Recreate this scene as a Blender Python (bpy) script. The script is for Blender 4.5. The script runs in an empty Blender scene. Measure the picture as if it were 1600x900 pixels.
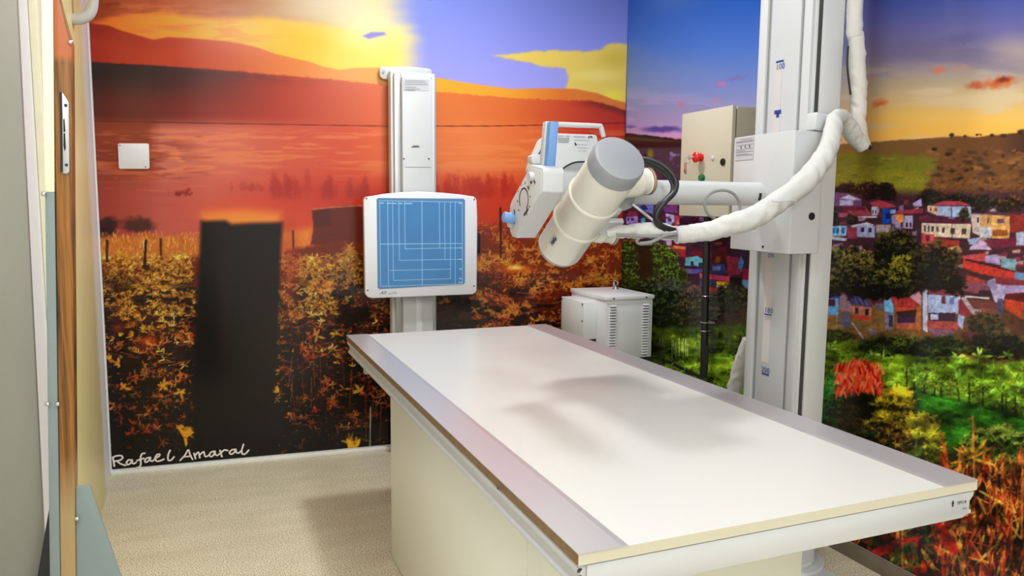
import bpy, bmesh, math, random
import numpy as np
from mathutils import Vector, Matrix, Euler

# ------------------------------------------------------------------ camera, light, exposure
scene = bpy.context.scene
COL = scene.collection
EYE = np.array([0.0, 0.0, 1.2])
F_PX, CX, CY = 1176.34, 800.0, 450.0
ROT = np.array([[0.92643554, 0.0328365, -0.3750186],
                [-0.37632889, 0.10640484, -0.92035568],
                [0.00968254, 0.99378055, 0.11093455]])
cam_data = bpy.data.cameras.new('camera')
cam_data.sensor_width = 36.0
cam_data.lens = 36.0 * F_PX / 1600.0
cam_data.clip_start = 0.02
cam = bpy.data.objects.new('camera', cam_data)
COL.objects.link(cam)
M4 = Matrix([list(ROT[i]) + [EYE[i]] for i in range(3)] + [[0, 0, 0, 1]])
cam.matrix_world = M4
scene.camera = cam

world = bpy.data.worlds.new('world')
scene.world = world
world.use_nodes = True
world.node_tree.nodes['Background'].inputs[0].default_value = (0.9, 0.95, 1.0, 1)
world.node_tree.nodes['Background'].inputs[1].default_value = 0.15

scene.view_settings.view_transform = 'Standard'
scene.view_settings.look = 'None'
scene.view_settings.exposure = 0.22
scene.view_settings.gamma = 1.0
scene.view_settings.use_curve_mapping = False
scene.cycles.use_denoising = True
scene.cycles.max_bounces = 8
scene.cycles.diffuse_bounces = 5
scene.cycles.sample_clamp_indirect = 6.0
scene.cycles.caustics_reflective = False

LAMPS = [((1.00, 2.62), 20.5, 0.2), ((0.80, 1.35), 6.5, 0.4), ((-0.08, 0.40), 17.0, 0.6), ((0.85, -0.80), 27.0, 0.6)]   # ceiling lamps: x, y, watts, size; last two are unseen, added as fill
CEIL = 2.65


def ray(px, py):
    return ROT @ np.array([px - CX, CY - py, -F_PX])


def P(px, py, ax, val):
    """World point where the sight line through a photo pixel meets the plane axis=val."""
    d = ray(px, py)
    return EYE + d * ((val - EYE[ax]) / d[ax])


def PX(px, py, x): return P(px, py, 0, x)
def PY(px, py, y): return P(px, py, 1, y)
def PZ(px, py, z): return P(px, py, 2, z)


# ------------------------------------------------------------------ materials
def lin(c):
    c = np.asarray(c, float) / 255.0
    return np.where(c <= 0.04045, c / 12.92, ((c + 0.055) / 1.055) ** 2.4)


def mat(name, rgb, rough=0.5, metal=0.0, bump=0.0, bscale=200.0, vary=0.0, vscale=6.0, spec=0.5, coat=0.0):
    m = bpy.data.materials.new(name)
    m.use_nodes = True
    nt = m.node_tree
    b = nt.nodes['Principled BSDF']
    c = lin(rgb)
    b.inputs['Base Color'].default_value = (*c, 1)
    b.inputs['Roughness'].default_value = rough
    b.inputs['Metallic'].default_value = metal
    b.inputs['Specular IOR Level'].default_value = spec
    if coat:
        b.inputs['Coat Weight'].default_value = coat
        b.inputs['Coat Roughness'].default_value = 0.08
    tc = nt.nodes.new('ShaderNodeTexCoord')
    if vary:
        n = nt.nodes.new('ShaderNodeTexNoise')
        n.inputs['Scale'].default_value = vscale
        n.inputs['Detail'].default_value = 5
        nt.links.new(tc.outputs['Object'], n.inputs['Vector'])
        r = nt.nodes.new('ShaderNodeValToRGB')
        r.color_ramp.elements[0].position = 0.3
        r.color_ramp.elements[1].position = 0.7
        r.color_ramp.elements[0].color = (*(c * (1 - vary)), 1)
        r.color_ramp.elements[1].color = (*np.minimum(c * (1 + vary), 1), 1)
        nt.links.new(n.outputs['Fac'], r.inputs['Fac'])
        nt.links.new(r.outputs['Color'], b.inputs['Base Color'])
    if bump:
        n = nt.nodes.new('ShaderNodeTexNoise')
        n.inputs['Scale'].default_value = bscale
        n.inputs['Detail'].default_value = 3
        nt.links.new(tc.outputs['Object'], n.inputs['Vector'])
        bp = nt.nodes.new('ShaderNodeBump')
        bp.inputs['Strength'].default_value = bump
        bp.inputs['Distance'].default_value = 0.002
        nt.links.new(n.outputs['Fac'], bp.inputs['Height'])
        nt.links.new(bp.outputs['Normal'], b.inputs['Normal'])
    return m


M = {}
M['wall'] = mat('white wall paint', (242, 241, 239), 0.6, bump=0.15, bscale=90)
M['ceiling'] = mat('white ceiling paint', (246, 246, 245), 0.8)
M['white'] = mat('white enamel', (196, 198, 198), 0.32, vary=0.015, vscale=3)
M['offwhite'] = mat('warm white enamel', (224, 222, 210), 0.35, vary=0.015, vscale=3)
M['tube'] = mat('cream enamel', (226, 223, 210), 0.28, vary=0.01)
M['colwhite'] = mat('column face enamel', (190, 192, 193), 0.35, vary=0.01)
M['bright'] = mat('bright white plastic', (228, 229, 232), 0.3)
M['transf'] = mat('light grey transformer enamel', (222, 224, 224), 0.4)
M['greywhite'] = mat('pale grey enamel', (205, 207, 206), 0.4, vary=0.02, vscale=4)
M['base'] = mat('grey green cabinet enamel', (230, 230, 216), 0.42, vary=0.02, vscale=3)
M['cap'] = mat('grey plastic cap', (146, 149, 153), 0.4)
M['grey'] = mat('mid grey enamel', (150, 152, 152), 0.45)
M['alu'] = mat('anodised aluminium', (188, 190, 190), 0.35, 0.6)
M['dark'] = mat('dark grey slot', (58, 58, 56), 0.5)
M['black'] = mat('black rubber', (18, 18, 19), 0.45)
M['chrome'] = mat('chrome', (210, 210, 208), 0.18, 1.0)
M['laminate'] = mat('white tabletop laminate', (203, 202, 196), 0.3, vary=0.01, vscale=2)
M['lamedge'] = mat('cream laminate edge', (200, 194, 172), 0.5)
M['mdf'] = mat('brown board edge', (128, 100, 66), 0.6, vary=0.2, vscale=60)
M['blue'] = mat('light blue plastic', (108, 150, 205), 0.38)
M['bucky'] = mat('blue printed panel', (66, 128, 184), 0.3, vary=0.06, vscale=8)
M['buckyrim'] = mat('blue rim', (84, 132, 178), 0.35)
M['line'] = mat('pale blue print', (160, 205, 240), 0.4)
M['ink'] = mat('black ink', (30, 30, 34), 0.6)
M['inkgrey'] = mat('grey ink', (140, 140, 148), 0.6)
M['inkblue'] = mat('blue ink', (28, 52, 140), 0.6)
M['paper'] = mat('label paper', (188, 189, 192), 0.5)
M['pinkpaper'] = mat('scale tape', (198, 192, 190), 0.45)
M['beige'] = mat('beige enamel', (190, 184, 162), 0.42, vary=0.015)
M['beigedark'] = mat('beige cabinet body', (178, 172, 146), 0.5)
M['red'] = mat('red plastic', (215, 30, 20), 0.3)
M['green'] = mat('green plastic', (20, 110, 60), 0.3)
M['sleeve'] = mat('white fabric sleeve', (198, 198, 194), 0.75, bump=0.9, bscale=38)
M['sleevegrey'] = mat('grey white fabric sleeve', (206, 203, 196), 0.75, bump=0.9, bscale=38)
M['cablegrey'] = mat('grey cable', (128, 128, 124), 0.4)
M['lamp'] = None
M['signwhite'] = mat('white lettering', (240, 232, 228), 0.5)
M['yellowdoor'] = mat('pale yellow door paint', (250, 238, 176), 0.4, vary=0.02)
M['cream'] = mat('cream frame paint', (242, 236, 204), 0.45, vary=0.04, vscale=20)
M['partition'] = mat('olive grey laminate', (146, 144, 132), 0.45, vary=0.06, vscale=2.5)
M['steelgrey'] = mat('blue grey steel paint', (126, 139, 137), 0.45, vary=0.04)
M['shadeblack'] = mat('steel in black shade', (20, 21, 20), 0.6)  # near-black colour stands for shade on the left foot plate
M['darksteel'] = mat('dark steel', (44, 44, 46), 0.5)
M['skirting'] = mat('taupe skirting', (122, 110, 92), 0.5, vary=0.1, vscale=20)


def steel_mat():
    m = bpy.data.materials.new('brushed stainless steel')
    m.use_nodes = True
    nt = m.node_tree
    b = nt.nodes['Principled BSDF']
    b.inputs['Base Color'].default_value = (*lin((196, 192, 194)), 1)
    b.inputs['Metallic'].default_value = 0.5
    b.inputs['Roughness'].default_value = 0.3
    tc = nt.nodes.new('ShaderNodeTexCoord')
    mp = nt.nodes.new('ShaderNodeMapping')
    mp.inputs['Scale'].default_value = (400, 6, 6)
    n = nt.nodes.new('ShaderNodeTexNoise')
    n.inputs['Scale'].default_value = 1.0
    n.inputs['Detail'].default_value = 4
    bp = nt.nodes.new('ShaderNodeBump')
    bp.inputs['Strength'].default_value = 0.12
    bp.inputs['Distance'].default_value = 0.001
    nt.links.new(tc.outputs['Object'], mp.inputs['Vector'])
    nt.links.new(mp.outputs['Vector'], n.inputs['Vector'])
    nt.links.new(n.outputs['Fac'], bp.inputs['Height'])
    nt.links.new(bp.outputs['Normal'], b.inputs['Normal'])
    return m


def floor_mat():
    m = bpy.data.materials.new('speckled terrazzo')
    m.use_nodes = True
    nt = m.node_tree
    b = nt.nodes['Principled BSDF']
    b.inputs['Roughness'].default_value = 0.5
    tc = nt.nodes.new('ShaderNodeTexCoord')
    n1 = nt.nodes.new('ShaderNodeTexNoise')
    n1.inputs['Scale'].default_value = 230
    n1.inputs['Detail'].default_value = 3
    r1 = nt.nodes.new('ShaderNodeValToRGB')
    e = r1.color_ramp.elements
    e[0].position = 0.36
    e[0].color = (*lin((148, 136, 108)), 1)
    e[1].position = 0.56
    e[1].color = (*lin((242, 232, 204)), 1)
    x = r1.color_ramp.elements.new(0.72)
    x.color = (*lin((246, 240, 222)), 1)
    n2 = nt.nodes.new('ShaderNodeTexNoise')
    n2.inputs['Scale'].default_value = 3.5
    n2.inputs['Detail'].default_value = 6
    mp = nt.nodes.new('ShaderNodeMapping')
    mp.inputs['Scale'].default_value = (1, 3.2, 1)
    r2 = nt.nodes.new('ShaderNodeValToRGB')
    r2.color_ramp.elements[0].position = 0.35
    r2.color_ramp.elements[0].color = (0.89, 0.88, 0.85, 1)
    r2.color_ramp.elements[1].position = 0.65
    r2.color_ramp.elements[1].color = (1, 1, 1, 1)
    mx = nt.nodes.new('ShaderNodeMix')
    mx.data_type = 'RGBA'
    mx.blend_type = 'MULTIPLY'
    mx.inputs[0].default_value = 1.0
    L = nt.links.new
    L(tc.outputs['Object'], n1.inputs['Vector'])
    L(tc.outputs['Object'], mp.inputs['Vector'])
    L(mp.outputs['Vector'], n2.inputs['Vector'])
    L(n1.outputs['Fac'], r1.inputs['Fac'])
    L(n2.outputs['Fac'], r2.inputs['Fac'])
    L(r1.outputs['Color'], mx.inputs[6])
    L(r2.outputs['Color'], mx.inputs[7])
    L(mx.outputs[2], b.inputs['Base Color'])
    return m


def wood_mat():
    """Varnished brown wood of the door edge; the lowest hand's breadth is bare pale wood."""
    m = bpy.data.materials.new('varnished wood edge')
    m.use_nodes = True
    nt = m.node_tree
    b = nt.nodes['Principled BSDF']
    b.inputs['Roughness'].default_value = 0.3
    L = nt.links.new
    tc = nt.nodes.new('ShaderNodeTexCoord')
    mp = nt.nodes.new('ShaderNodeMapping')
    mp.inputs['Scale'].default_value = (190, 30, 5)
    n = nt.nodes.new('ShaderNodeTexNoise')
    n.inputs['Scale'].default_value = 1.0
    n.inputs['Detail'].default_value = 6
    n.inputs['Distortion'].default_value = 0.6
    r = nt.nodes.new('ShaderNodeValToRGB')
    e = r.color_ramp.elements
    e[0].position = 0.3
    e[0].color = (*lin((66, 46, 12)), 1)
    e[1].position = 0.7
    e[1].color = (*lin((164, 104, 32)), 1)
    L(tc.outputs['Object'], mp.inputs['Vector'])
    L(mp.outputs['Vector'], n.inputs['Vector'])
    L(n.outputs['Fac'], r.inputs['Fac'])
    sx = nt.nodes.new('ShaderNodeSeparateXYZ')
    L(tc.outputs['Object'], sx.inputs[0])
    mr = nt.nodes.new('ShaderNodeMapRange')
    mr.inputs['From Min'].default_value = 0.60
    mr.inputs['From Max'].default_value = 0.72
    L(sx.outputs['Z'], mr.inputs['Value'])
    mr2 = nt.nodes.new('ShaderNodeMapRange')
    mr2.inputs['From Min'].default_value = 1.445
    mr2.inputs['From Max'].default_value = 1.46
    L(sx.outputs['Z'], mr2.inputs['Value'])
    mx = nt.nodes.new('ShaderNodeMix')
    mx.data_type = 'RGBA'
    mx.inputs[6].default_value = (*lin((170, 144, 100)), 1)
    L(mr.outputs['Result'], mx.inputs[0])
    L(r.outputs['Color'], mx.inputs[7])
    mx2 = nt.nodes.new('ShaderNodeMix')
    mx2.data_type = 'RGBA'
    mx2.inputs[7].default_value = (*lin((176, 92, 42)), 1)  # orange top band paints in the mural's reflection on the varnish
    L(mr2.outputs['Result'], mx2.inputs[0])
    L(mx.outputs[2], mx2.inputs[6])
    L(mx2.outputs[2], b.inputs['Base Color'])
    return m


def glow_mat(strength):
    m = bpy.data.materials.new('lamp diffuser glow')
    m.use_nodes = True
    b = m.node_tree.nodes['Principled BSDF']
    b.inputs['Base Color'].default_value = (0.9, 0.9, 0.9, 1)
    b.inputs['Emission Color'].default_value = (1.0, 0.97, 0.92, 1)
    b.inputs['Emission Strength'].default_value = strength
    return m


def print_mat():
    """Glossy vinyl wallpaper carrying a printed picture held in the sheet's colour attribute."""
    m = bpy.data.materials.new('glossy printed vinyl')
    m.use_nodes = True
    nt = m.node_tree
    b = nt.nodes['Principled BSDF']
    L = nt.links.new
    at = nt.nodes.new('ShaderNodeVertexColor')
    at.layer_name = 'print'
    L(at.outputs['Color'], b.inputs['Base Color'])
    b.inputs['Roughness'].default_value = 0.2
    b.inputs['Specular IOR Level'].default_value = 0.35
    tc = nt.nodes.new('ShaderNodeTexCoord')
    n = nt.nodes.new('ShaderNodeTexNoise')
    n.inputs['Scale'].default_value = 34
    n.inputs['Detail'].default_value = 3
    mp = nt.nodes.new('ShaderNodeMapping')
    mp.inputs['Scale'].default_value = (1.0, 1.0, 0.55)
    bp = nt.nodes.new('ShaderNodeBump')
    bp.inputs['Strength'].default_value = 0.06
    bp.inputs['Distance'].default_value = 0.002
    L(tc.outputs['Object'], mp.inputs['Vector'])
    L(mp.outputs['Vector'], n.inputs['Vector'])
    L(n.outputs['Fac'], bp.inputs['Height'])
    L(bp.outputs['Normal'], b.inputs['Normal'])
    return m


M['steel'] = steel_mat()
M['floor'] = floor_mat()
M['wood'] = wood_mat()
M['print'] = print_mat()

# ------------------------------------------------------------------ mesh builders
OFFSET = {}


class MB:
    """Collects shapes in world coordinates and links them as ONE mesh object."""

    def __init__(self):
        self.bm = bmesh.new()
        self.mi = 0

    def _tag(self, faces):
        for f in faces:
            f.material_index = self.mi

    def _merge(self, tmp):
        me = bpy.data.meshes.new('tmp')
        for f in tmp.faces:
            f.material_index = self.mi
        tmp.to_mesh(me)
        tmp.free()
        self.bm.from_mesh(me)
        bpy.data.meshes.remove(me)
        return self

    def box(self, lo, hi, bev=0.0, seg=2):
        t = bmesh.new()
        bmesh.ops.create_cube(t, size=1.0)
        lo, hi = np.minimum(lo, hi), np.maximum(lo, hi)
        for v in t.verts:
            v.co = Vector([lo[i] if v.co[i] < 0 else hi[i] for i in range(3)])
        if bev:
            bmesh.ops.bevel(t, geom=list(t.edges), offset=bev, segments=seg, affect='EDGES', profile=0.5)
        return self._merge(t)

    def obox(self, c, ax, half, bev=0.0, seg=2):
        """Box centred at c with unit axes ax (3 rows) and half sizes."""
        t = bmesh.new()
        bmesh.ops.create_cube(t, size=2.0)
        ax = [np.asarray(a, float) for a in ax]
        for v in t.verts:
            w = np.asarray(c, float) + sum(ax[i] * half[i] * v.co[i] for i in range(3))
            v.co = Vector(w)
        bmesh.ops.recalc_face_normals(t, faces=list(t.faces))
        if bev:
            bmesh.ops.bevel(t, geom=list(t.edges), offset=bev, segments=seg, affect='EDGES', profile=0.5)
        return self._merge(t)

    def prism(self, pts, d, bev=0.0, seg=2):
        """Polygon given by 3D points swept along vector d."""
        t = bmesh.new()
        d = Vector(d)
        a = [t.verts.new(Vector(p)) for p in pts]
        b = [t.verts.new(Vector(p) + d) for p in pts]
        t.faces.new(a)
        t.faces.new(b[::-1])
        n = len(a)
        for i in range(n):
            t.faces.new([a[i], b[i], b[(i + 1) % n], a[(i + 1) % n]])
        bmesh.ops.recalc_face_normals(t, faces=list(t.faces))
        if bev:
            bmesh.ops.bevel(t, geom=list(t.edges), offset=bev, segments=seg, affect='EDGES', profile=0.5)
        return self._merge(t)

    def lathe(self, o, axis, prof, seg=40, cap=True):
        """Profile [(distance along axis, radius)] turned round the axis through o."""
        t = bmesh.new()
        ax = Vector(axis).normalized()
        u = ax.orthogonal().normalized()
        w = ax.cross(u)
        o = Vector(o)
        rings = []
        for s, r in prof:
            c = o + ax * s
            if r <= 1e-6:
                rings.append([t.verts.new(c)])
            else:
                rings.append([t.verts.new(c + (u * math.cos(2 * math.pi * k / seg) + w * math.sin(2 * math.pi * k / seg)) * r)
                              for k in range(seg)])
        for A, B in zip(rings, rings[1:]):
            for k in range(seg):
                k2 = (k + 1) % seg
                if len(A) == 1 and len(B) > 1:
                    t.faces.new([A[0], B[k2], B[k]])
                elif len(B) == 1 and len(A) > 1:
                    t.faces.new([A[k], A[k2], B[0]])
                elif len(A) > 1:
                    t.faces.new([A[k], A[k2], B[k2], B[k]])
        if cap:
            for Rg in (rings[0], rings[-1]):
                if len(Rg) > 1:
                    t.faces.new(Rg)
        bmesh.ops.recalc_face_normals(t, faces=list(t.faces))
        return self._merge(t)

    def cyl(self, p0, p1, r, seg=24, r1=None, bev=0.0):
        p0, p1 = Vector(p0), Vector(p1)
        L = (p1 - p0).length
        r1 = r if r1 is None else r1
        if bev:
            pr = [(0, 0), (0, r - bev), (bev * .3, r - bev * .3), (bev, r), (L - bev, r1), (L - bev * .3, r1 - bev * .3), (L, r1 - bev), (L, 0)]
        else:
            pr = [(0, 0), (0, r), (L, r1), (L, 0)]
        return self.lathe(p0, p1 - p0, pr, seg)

    def tube(self, pts, radii, seg=12, sub=8, wob=0.0, seed=0, flat=1.0, fold=0.0, freq=55.0):
        """Smooth hose through the points (Catmull-Rom), radius per point."""
        rnd = random.Random(seed)
        pts = [Vector(p) for p in pts]
        if not hasattr(radii, '__len__'):
            radii = [radii] * len(pts)
        Q, R = [], []
        n = len(pts)
        for i in range(n - 1):
            p0 = pts[i - 1] if i else pts[0] * 2 - pts[1]
            p1, p2 = pts[i], pts[i + 1]
            p3 = pts[i + 2] if i + 2 < n else pts[-1] * 2 - pts[-2]
            for k in range(sub):
                s = k / sub
                Q.append(0.5 * ((2 * p1) + (p2 - p0) * s + (2 * p0 - 5 * p1 + 4 * p2 - p3) * s * s + (3 * p1 - p0 - 3 * p2 + p3) * s ** 3))
                R.append(radii[i] * (1 - s) + radii[i + 1] * s)
        Q.append(pts[-1])
        R.append(radii[-1])
        t = bmesh.new()
        rings = []
        up = None
        run = 0.0
        for i, q in enumerate(Q):
            run += (q - Q[i - 1]).length if i else 0.0
            tan = (Q[min(i + 1, len(Q) - 1)] - Q[max(i - 1, 0)]).normalized()
            if up is None:
                up = tan.orthogonal().normalized()
            up = (up - tan * up.dot(tan)).normalized()
            w = tan.cross(up)
            ring = []
            for k in range(seg):
                a = 2 * math.pi * k / seg
                rr = R[i] * (1 + wob * rnd.uniform(-1, 1))
                if fold:
                    c1, s1 = math.cos(a + run * 4), math.sin(a + run * 4)
                    f = vnoise(np.array([run * freq + 1.6 * c1]), np.array([1.6 * s1 + seed]), seed)[0]
                    f2 = vnoise(np.array([run * freq * 2.3 + 2.4 * c1]), np.array([2.4 * s1]), seed + 7)[0]
                    rr *= 1 + fold * ((f - .5) * 1.5 + (f2 - .5) * .7)
                ring.append(t.verts.new(q + up * math.cos(a) * rr + w * math.sin(a) * rr * flat))
            rings.append(ring)
        for A, B in zip(rings, rings[1:]):
            for k in range(seg):
                t.faces.new([A[k], A[(k + 1) % seg], B[(k + 1) % seg], B[k]])
        t.faces.new(rings[0])
        t.faces.new(rings[-1])
        bmesh.ops.recalc_face_normals(t, faces=list(t.faces))
        return self._merge(t)

    def torus(self, c, axis, R, r, seg=28, s2=10, a0=0.0, a1=2 * math.pi):
        ax = Vector(axis).normalized()
        u = ax.orthogonal().normalized()
        w = ax.cross(u)
        c = Vector(c)
        full = abs(a1 - a0 - 2 * math.pi) < 1e-6
        t = bmesh.new()
        rings = []
        for i in range(seg + (0 if full else 1)):
            a = a0 + (a1 - a0) * i / seg
            rad = u * math.cos(a) + w * math.sin(a)
            rings.append([t.verts.new(c + rad * (R + r * math.cos(2 * math.pi * k / s2)) + ax * r * math.sin(2 * math.pi * k / s2)) for k in range(s2)])
        m = len(rings)
        for i in range(m if full else m - 1):
            A, B = rings[i], rings[(i + 1) % m]
            for k in range(s2):
                t.faces.new([A[k], A[(k + 1) % s2], B[(k + 1) % s2], B[k]])
        if not full:
            t.faces.new(rings[0])
            t.faces.new(rings[-1])
        bmesh.ops.recalc_face_normals(t, faces=list(t.faces))
        return self._merge(t)

    def ball(self, c, r, s=(1, 1, 1)):
        t = bmesh.new()
        bmesh.ops.create_uvsphere(t, u_segments=20, v_segments=12, radius=r)
        for v in t.verts:
            v.co = Vector((v.co.x * s[0], v.co.y * s[1], v.co.z * s[2])) + Vector(c)
        return self._merge(t)

    def ribbon(self, pts, width, n, thick=0.0006):
        """Flat pen stroke of the given width through points lying in the plane with normal n."""
        n = Vector(n).normalized()
        Q = []
        pts = [Vector(p) for p in pts]
        m = len(pts)
        for i in range(m - 1):
            p0 = pts[i - 1] if i else pts[0] * 2 - pts[1]
            p1, p2 = pts[i], pts[i + 1]
            p3 = pts[i + 2] if i + 2 < m else pts[-1] * 2 - pts[-2]
            sub = 6 if m > 2 else 1
            for k in range(sub):
                s = k / sub
                Q.append(0.5 * ((2 * p1) + (p2 - p0) * s + (2 * p0 - 5 * p1 + 4 * p2 - p3) * s * s + (3 * p1 - p0 - 3 * p2 + p3) * s ** 3))
        Q.append(pts[-1])
        t = bmesh.new()
        L, Rr = [], []
        for i, q in enumerate(Q):
            tan = (Q[min(i + 1, len(Q) - 1)] - Q[max(i - 1, 0)]).normalized()
            sd = n.cross(tan).normalized() * width * 0.5
            e = tan * (width * 0.4 * ((i == len(Q) - 1) - (i == 0)))
            L.append(t.verts.new(q + sd + e + n * thick))
            Rr.append(t.verts.new(q - sd + e + n * thick))
        for i in range(len(Q) - 1):
            t.faces.new([L[i], Rr[i], Rr[i + 1], L[i + 1]])
        return self._merge(t)

    def build(self, name, mats, parent=None, smooth=35):
        if not isinstance(mats, (list, tuple)):
            mats = [mats]
        me = bpy.data.meshes.new(name)
        off = OFFSET.get(parent.name, Vector((0, 0, 0))) if parent else Vector((0, 0, 0))
        if off.length:
            bmesh.ops.translate(self.bm, verts=list(self.bm.verts), vec=-off)
        self.bm.to_mesh(me)
        self.bm.free()
        for m in mats:
            me.materials.append(m)
        if smooth:
            me.polygons.foreach_set('use_smooth', [True] * len(me.polygons))
            me.set_sharp_from_angle(angle=math.radians(smooth))
        o = bpy.data.objects.new(name, me)
        COL.objects.link(o)
        if parent:
            o.parent = parent
            OFFSET[o.name] = off
        return o


def tag(o, label, cat, group=None, kind=None):
    o['label'] = label
    o['category'] = cat
    if group:
        o['group'] = group
    if kind:
        o['kind'] = kind
    return o


def thing(name, label, cat, loc, group=None):
    o = bpy.data.objects.new(name, None)
    COL.objects.link(o)
    o.location = loc
    o.empty_display_size = 0.05
    OFFSET[o.name] = Vector(loc)
    return tag(o, label, cat, group)


def struct(o):
    o['kind'] = 'structure'
    return o


def text(body, size, origin, u, v, mtl, parent, name='lettering', shear=0.0, label=None):
    """Lettering as a thin mesh: baseline starts at origin, runs along u, stands along v."""
    cu = bpy.data.curves.new('txt', 'FONT')
    cu.body = body
    cu.size = size
    cu.shear = shear
    cu.resolution_u = 2
    to = bpy.data.objects.new('txt', cu)
    COL.objects.link(to)
    bpy.context.view_layer.update()
    dg = bpy.context.evaluated_depsgraph_get()
    me = bpy.data.meshes.new_from_object(to.evaluated_get(dg))
    bpy.data.objects.remove(to)
    u, v, o = Vector(u).normalized(), Vector(v).normalized(), Vector(origin)
    off = OFFSET.get(parent.name, Vector((0, 0, 0)))
    for vt in me.vertices:
        vt.co = o + u * vt.co.x + v * vt.co.y - off
    me.materials.clear()
    me.materials.append(mtl)
    ob = bpy.data.objects.new(name, me)
    ob.data.name = name
    COL.objects.link(ob)
    ob.parent = parent
    OFFSET[ob.name] = off
    if label:
        ob['label'] = label
    return ob


def frame_grid(mb, lines, w, n, conv):
    for a, b in lines:
        mb.ribbon([conv(*a), conv(*b)], w, n)

# ------------------------------------------------------------------ mural painting (numpy, in wall space)
def to_px(X, Y, Z):
    d0, d1, d2 = X - EYE[0], Y - EYE[1], Z - EYE[2]
    cx = ROT[0, 0] * d0 + ROT[1, 0] * d1 + ROT[2, 0] * d2
    cy = ROT[0, 1] * d0 + ROT[1, 1] * d1 + ROT[2, 1] * d2
    cz = ROT[0, 2] * d0 + ROT[1, 2] * d1 + ROT[2, 2] * d2
    return CX + F_PX * cx / -cz, CY - F_PX * cy / -cz


def sstep(a, b, x):
    t = np.clip((x - a) / (b - a), 0, 1)
    return t * t * (3 - 2 * t)


def vnoise(x, y, seed):
    xi, yi = np.floor(x).astype(np.int64), np.floor(y).astype(np.int64)
    fx, fy = x - xi, y - yi
    fx, fy = fx * fx * (3 - 2 * fx), fy * fy * (3 - 2 * fy)

    def h(a, b):
        k = (a * 374761393 + b * 668265263 + seed * 974634777) & 0x7fffffff
        k = ((k ^ (k >> 13)) * 1274126177) & 0x7fffffff
        return ((k ^ (k >> 16)) & 0xffff) / 65535.0
    return (h(xi, yi) * (1 - fx) + h(xi + 1, yi) * fx) * (1 - fy) + (h(xi, yi + 1) * (1 - fx) + h(xi + 1, yi + 1) * fx) * fy


def fbm(x, y, seed, octv=4):
    s, a, t = 0, 0.5, 0
    for i in range(octv):
        s = s + a * vnoise(x * 2 ** i, y * 2 ** i, seed + i * 17)
        t += a
        a *= 0.5
    return s / t


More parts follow.
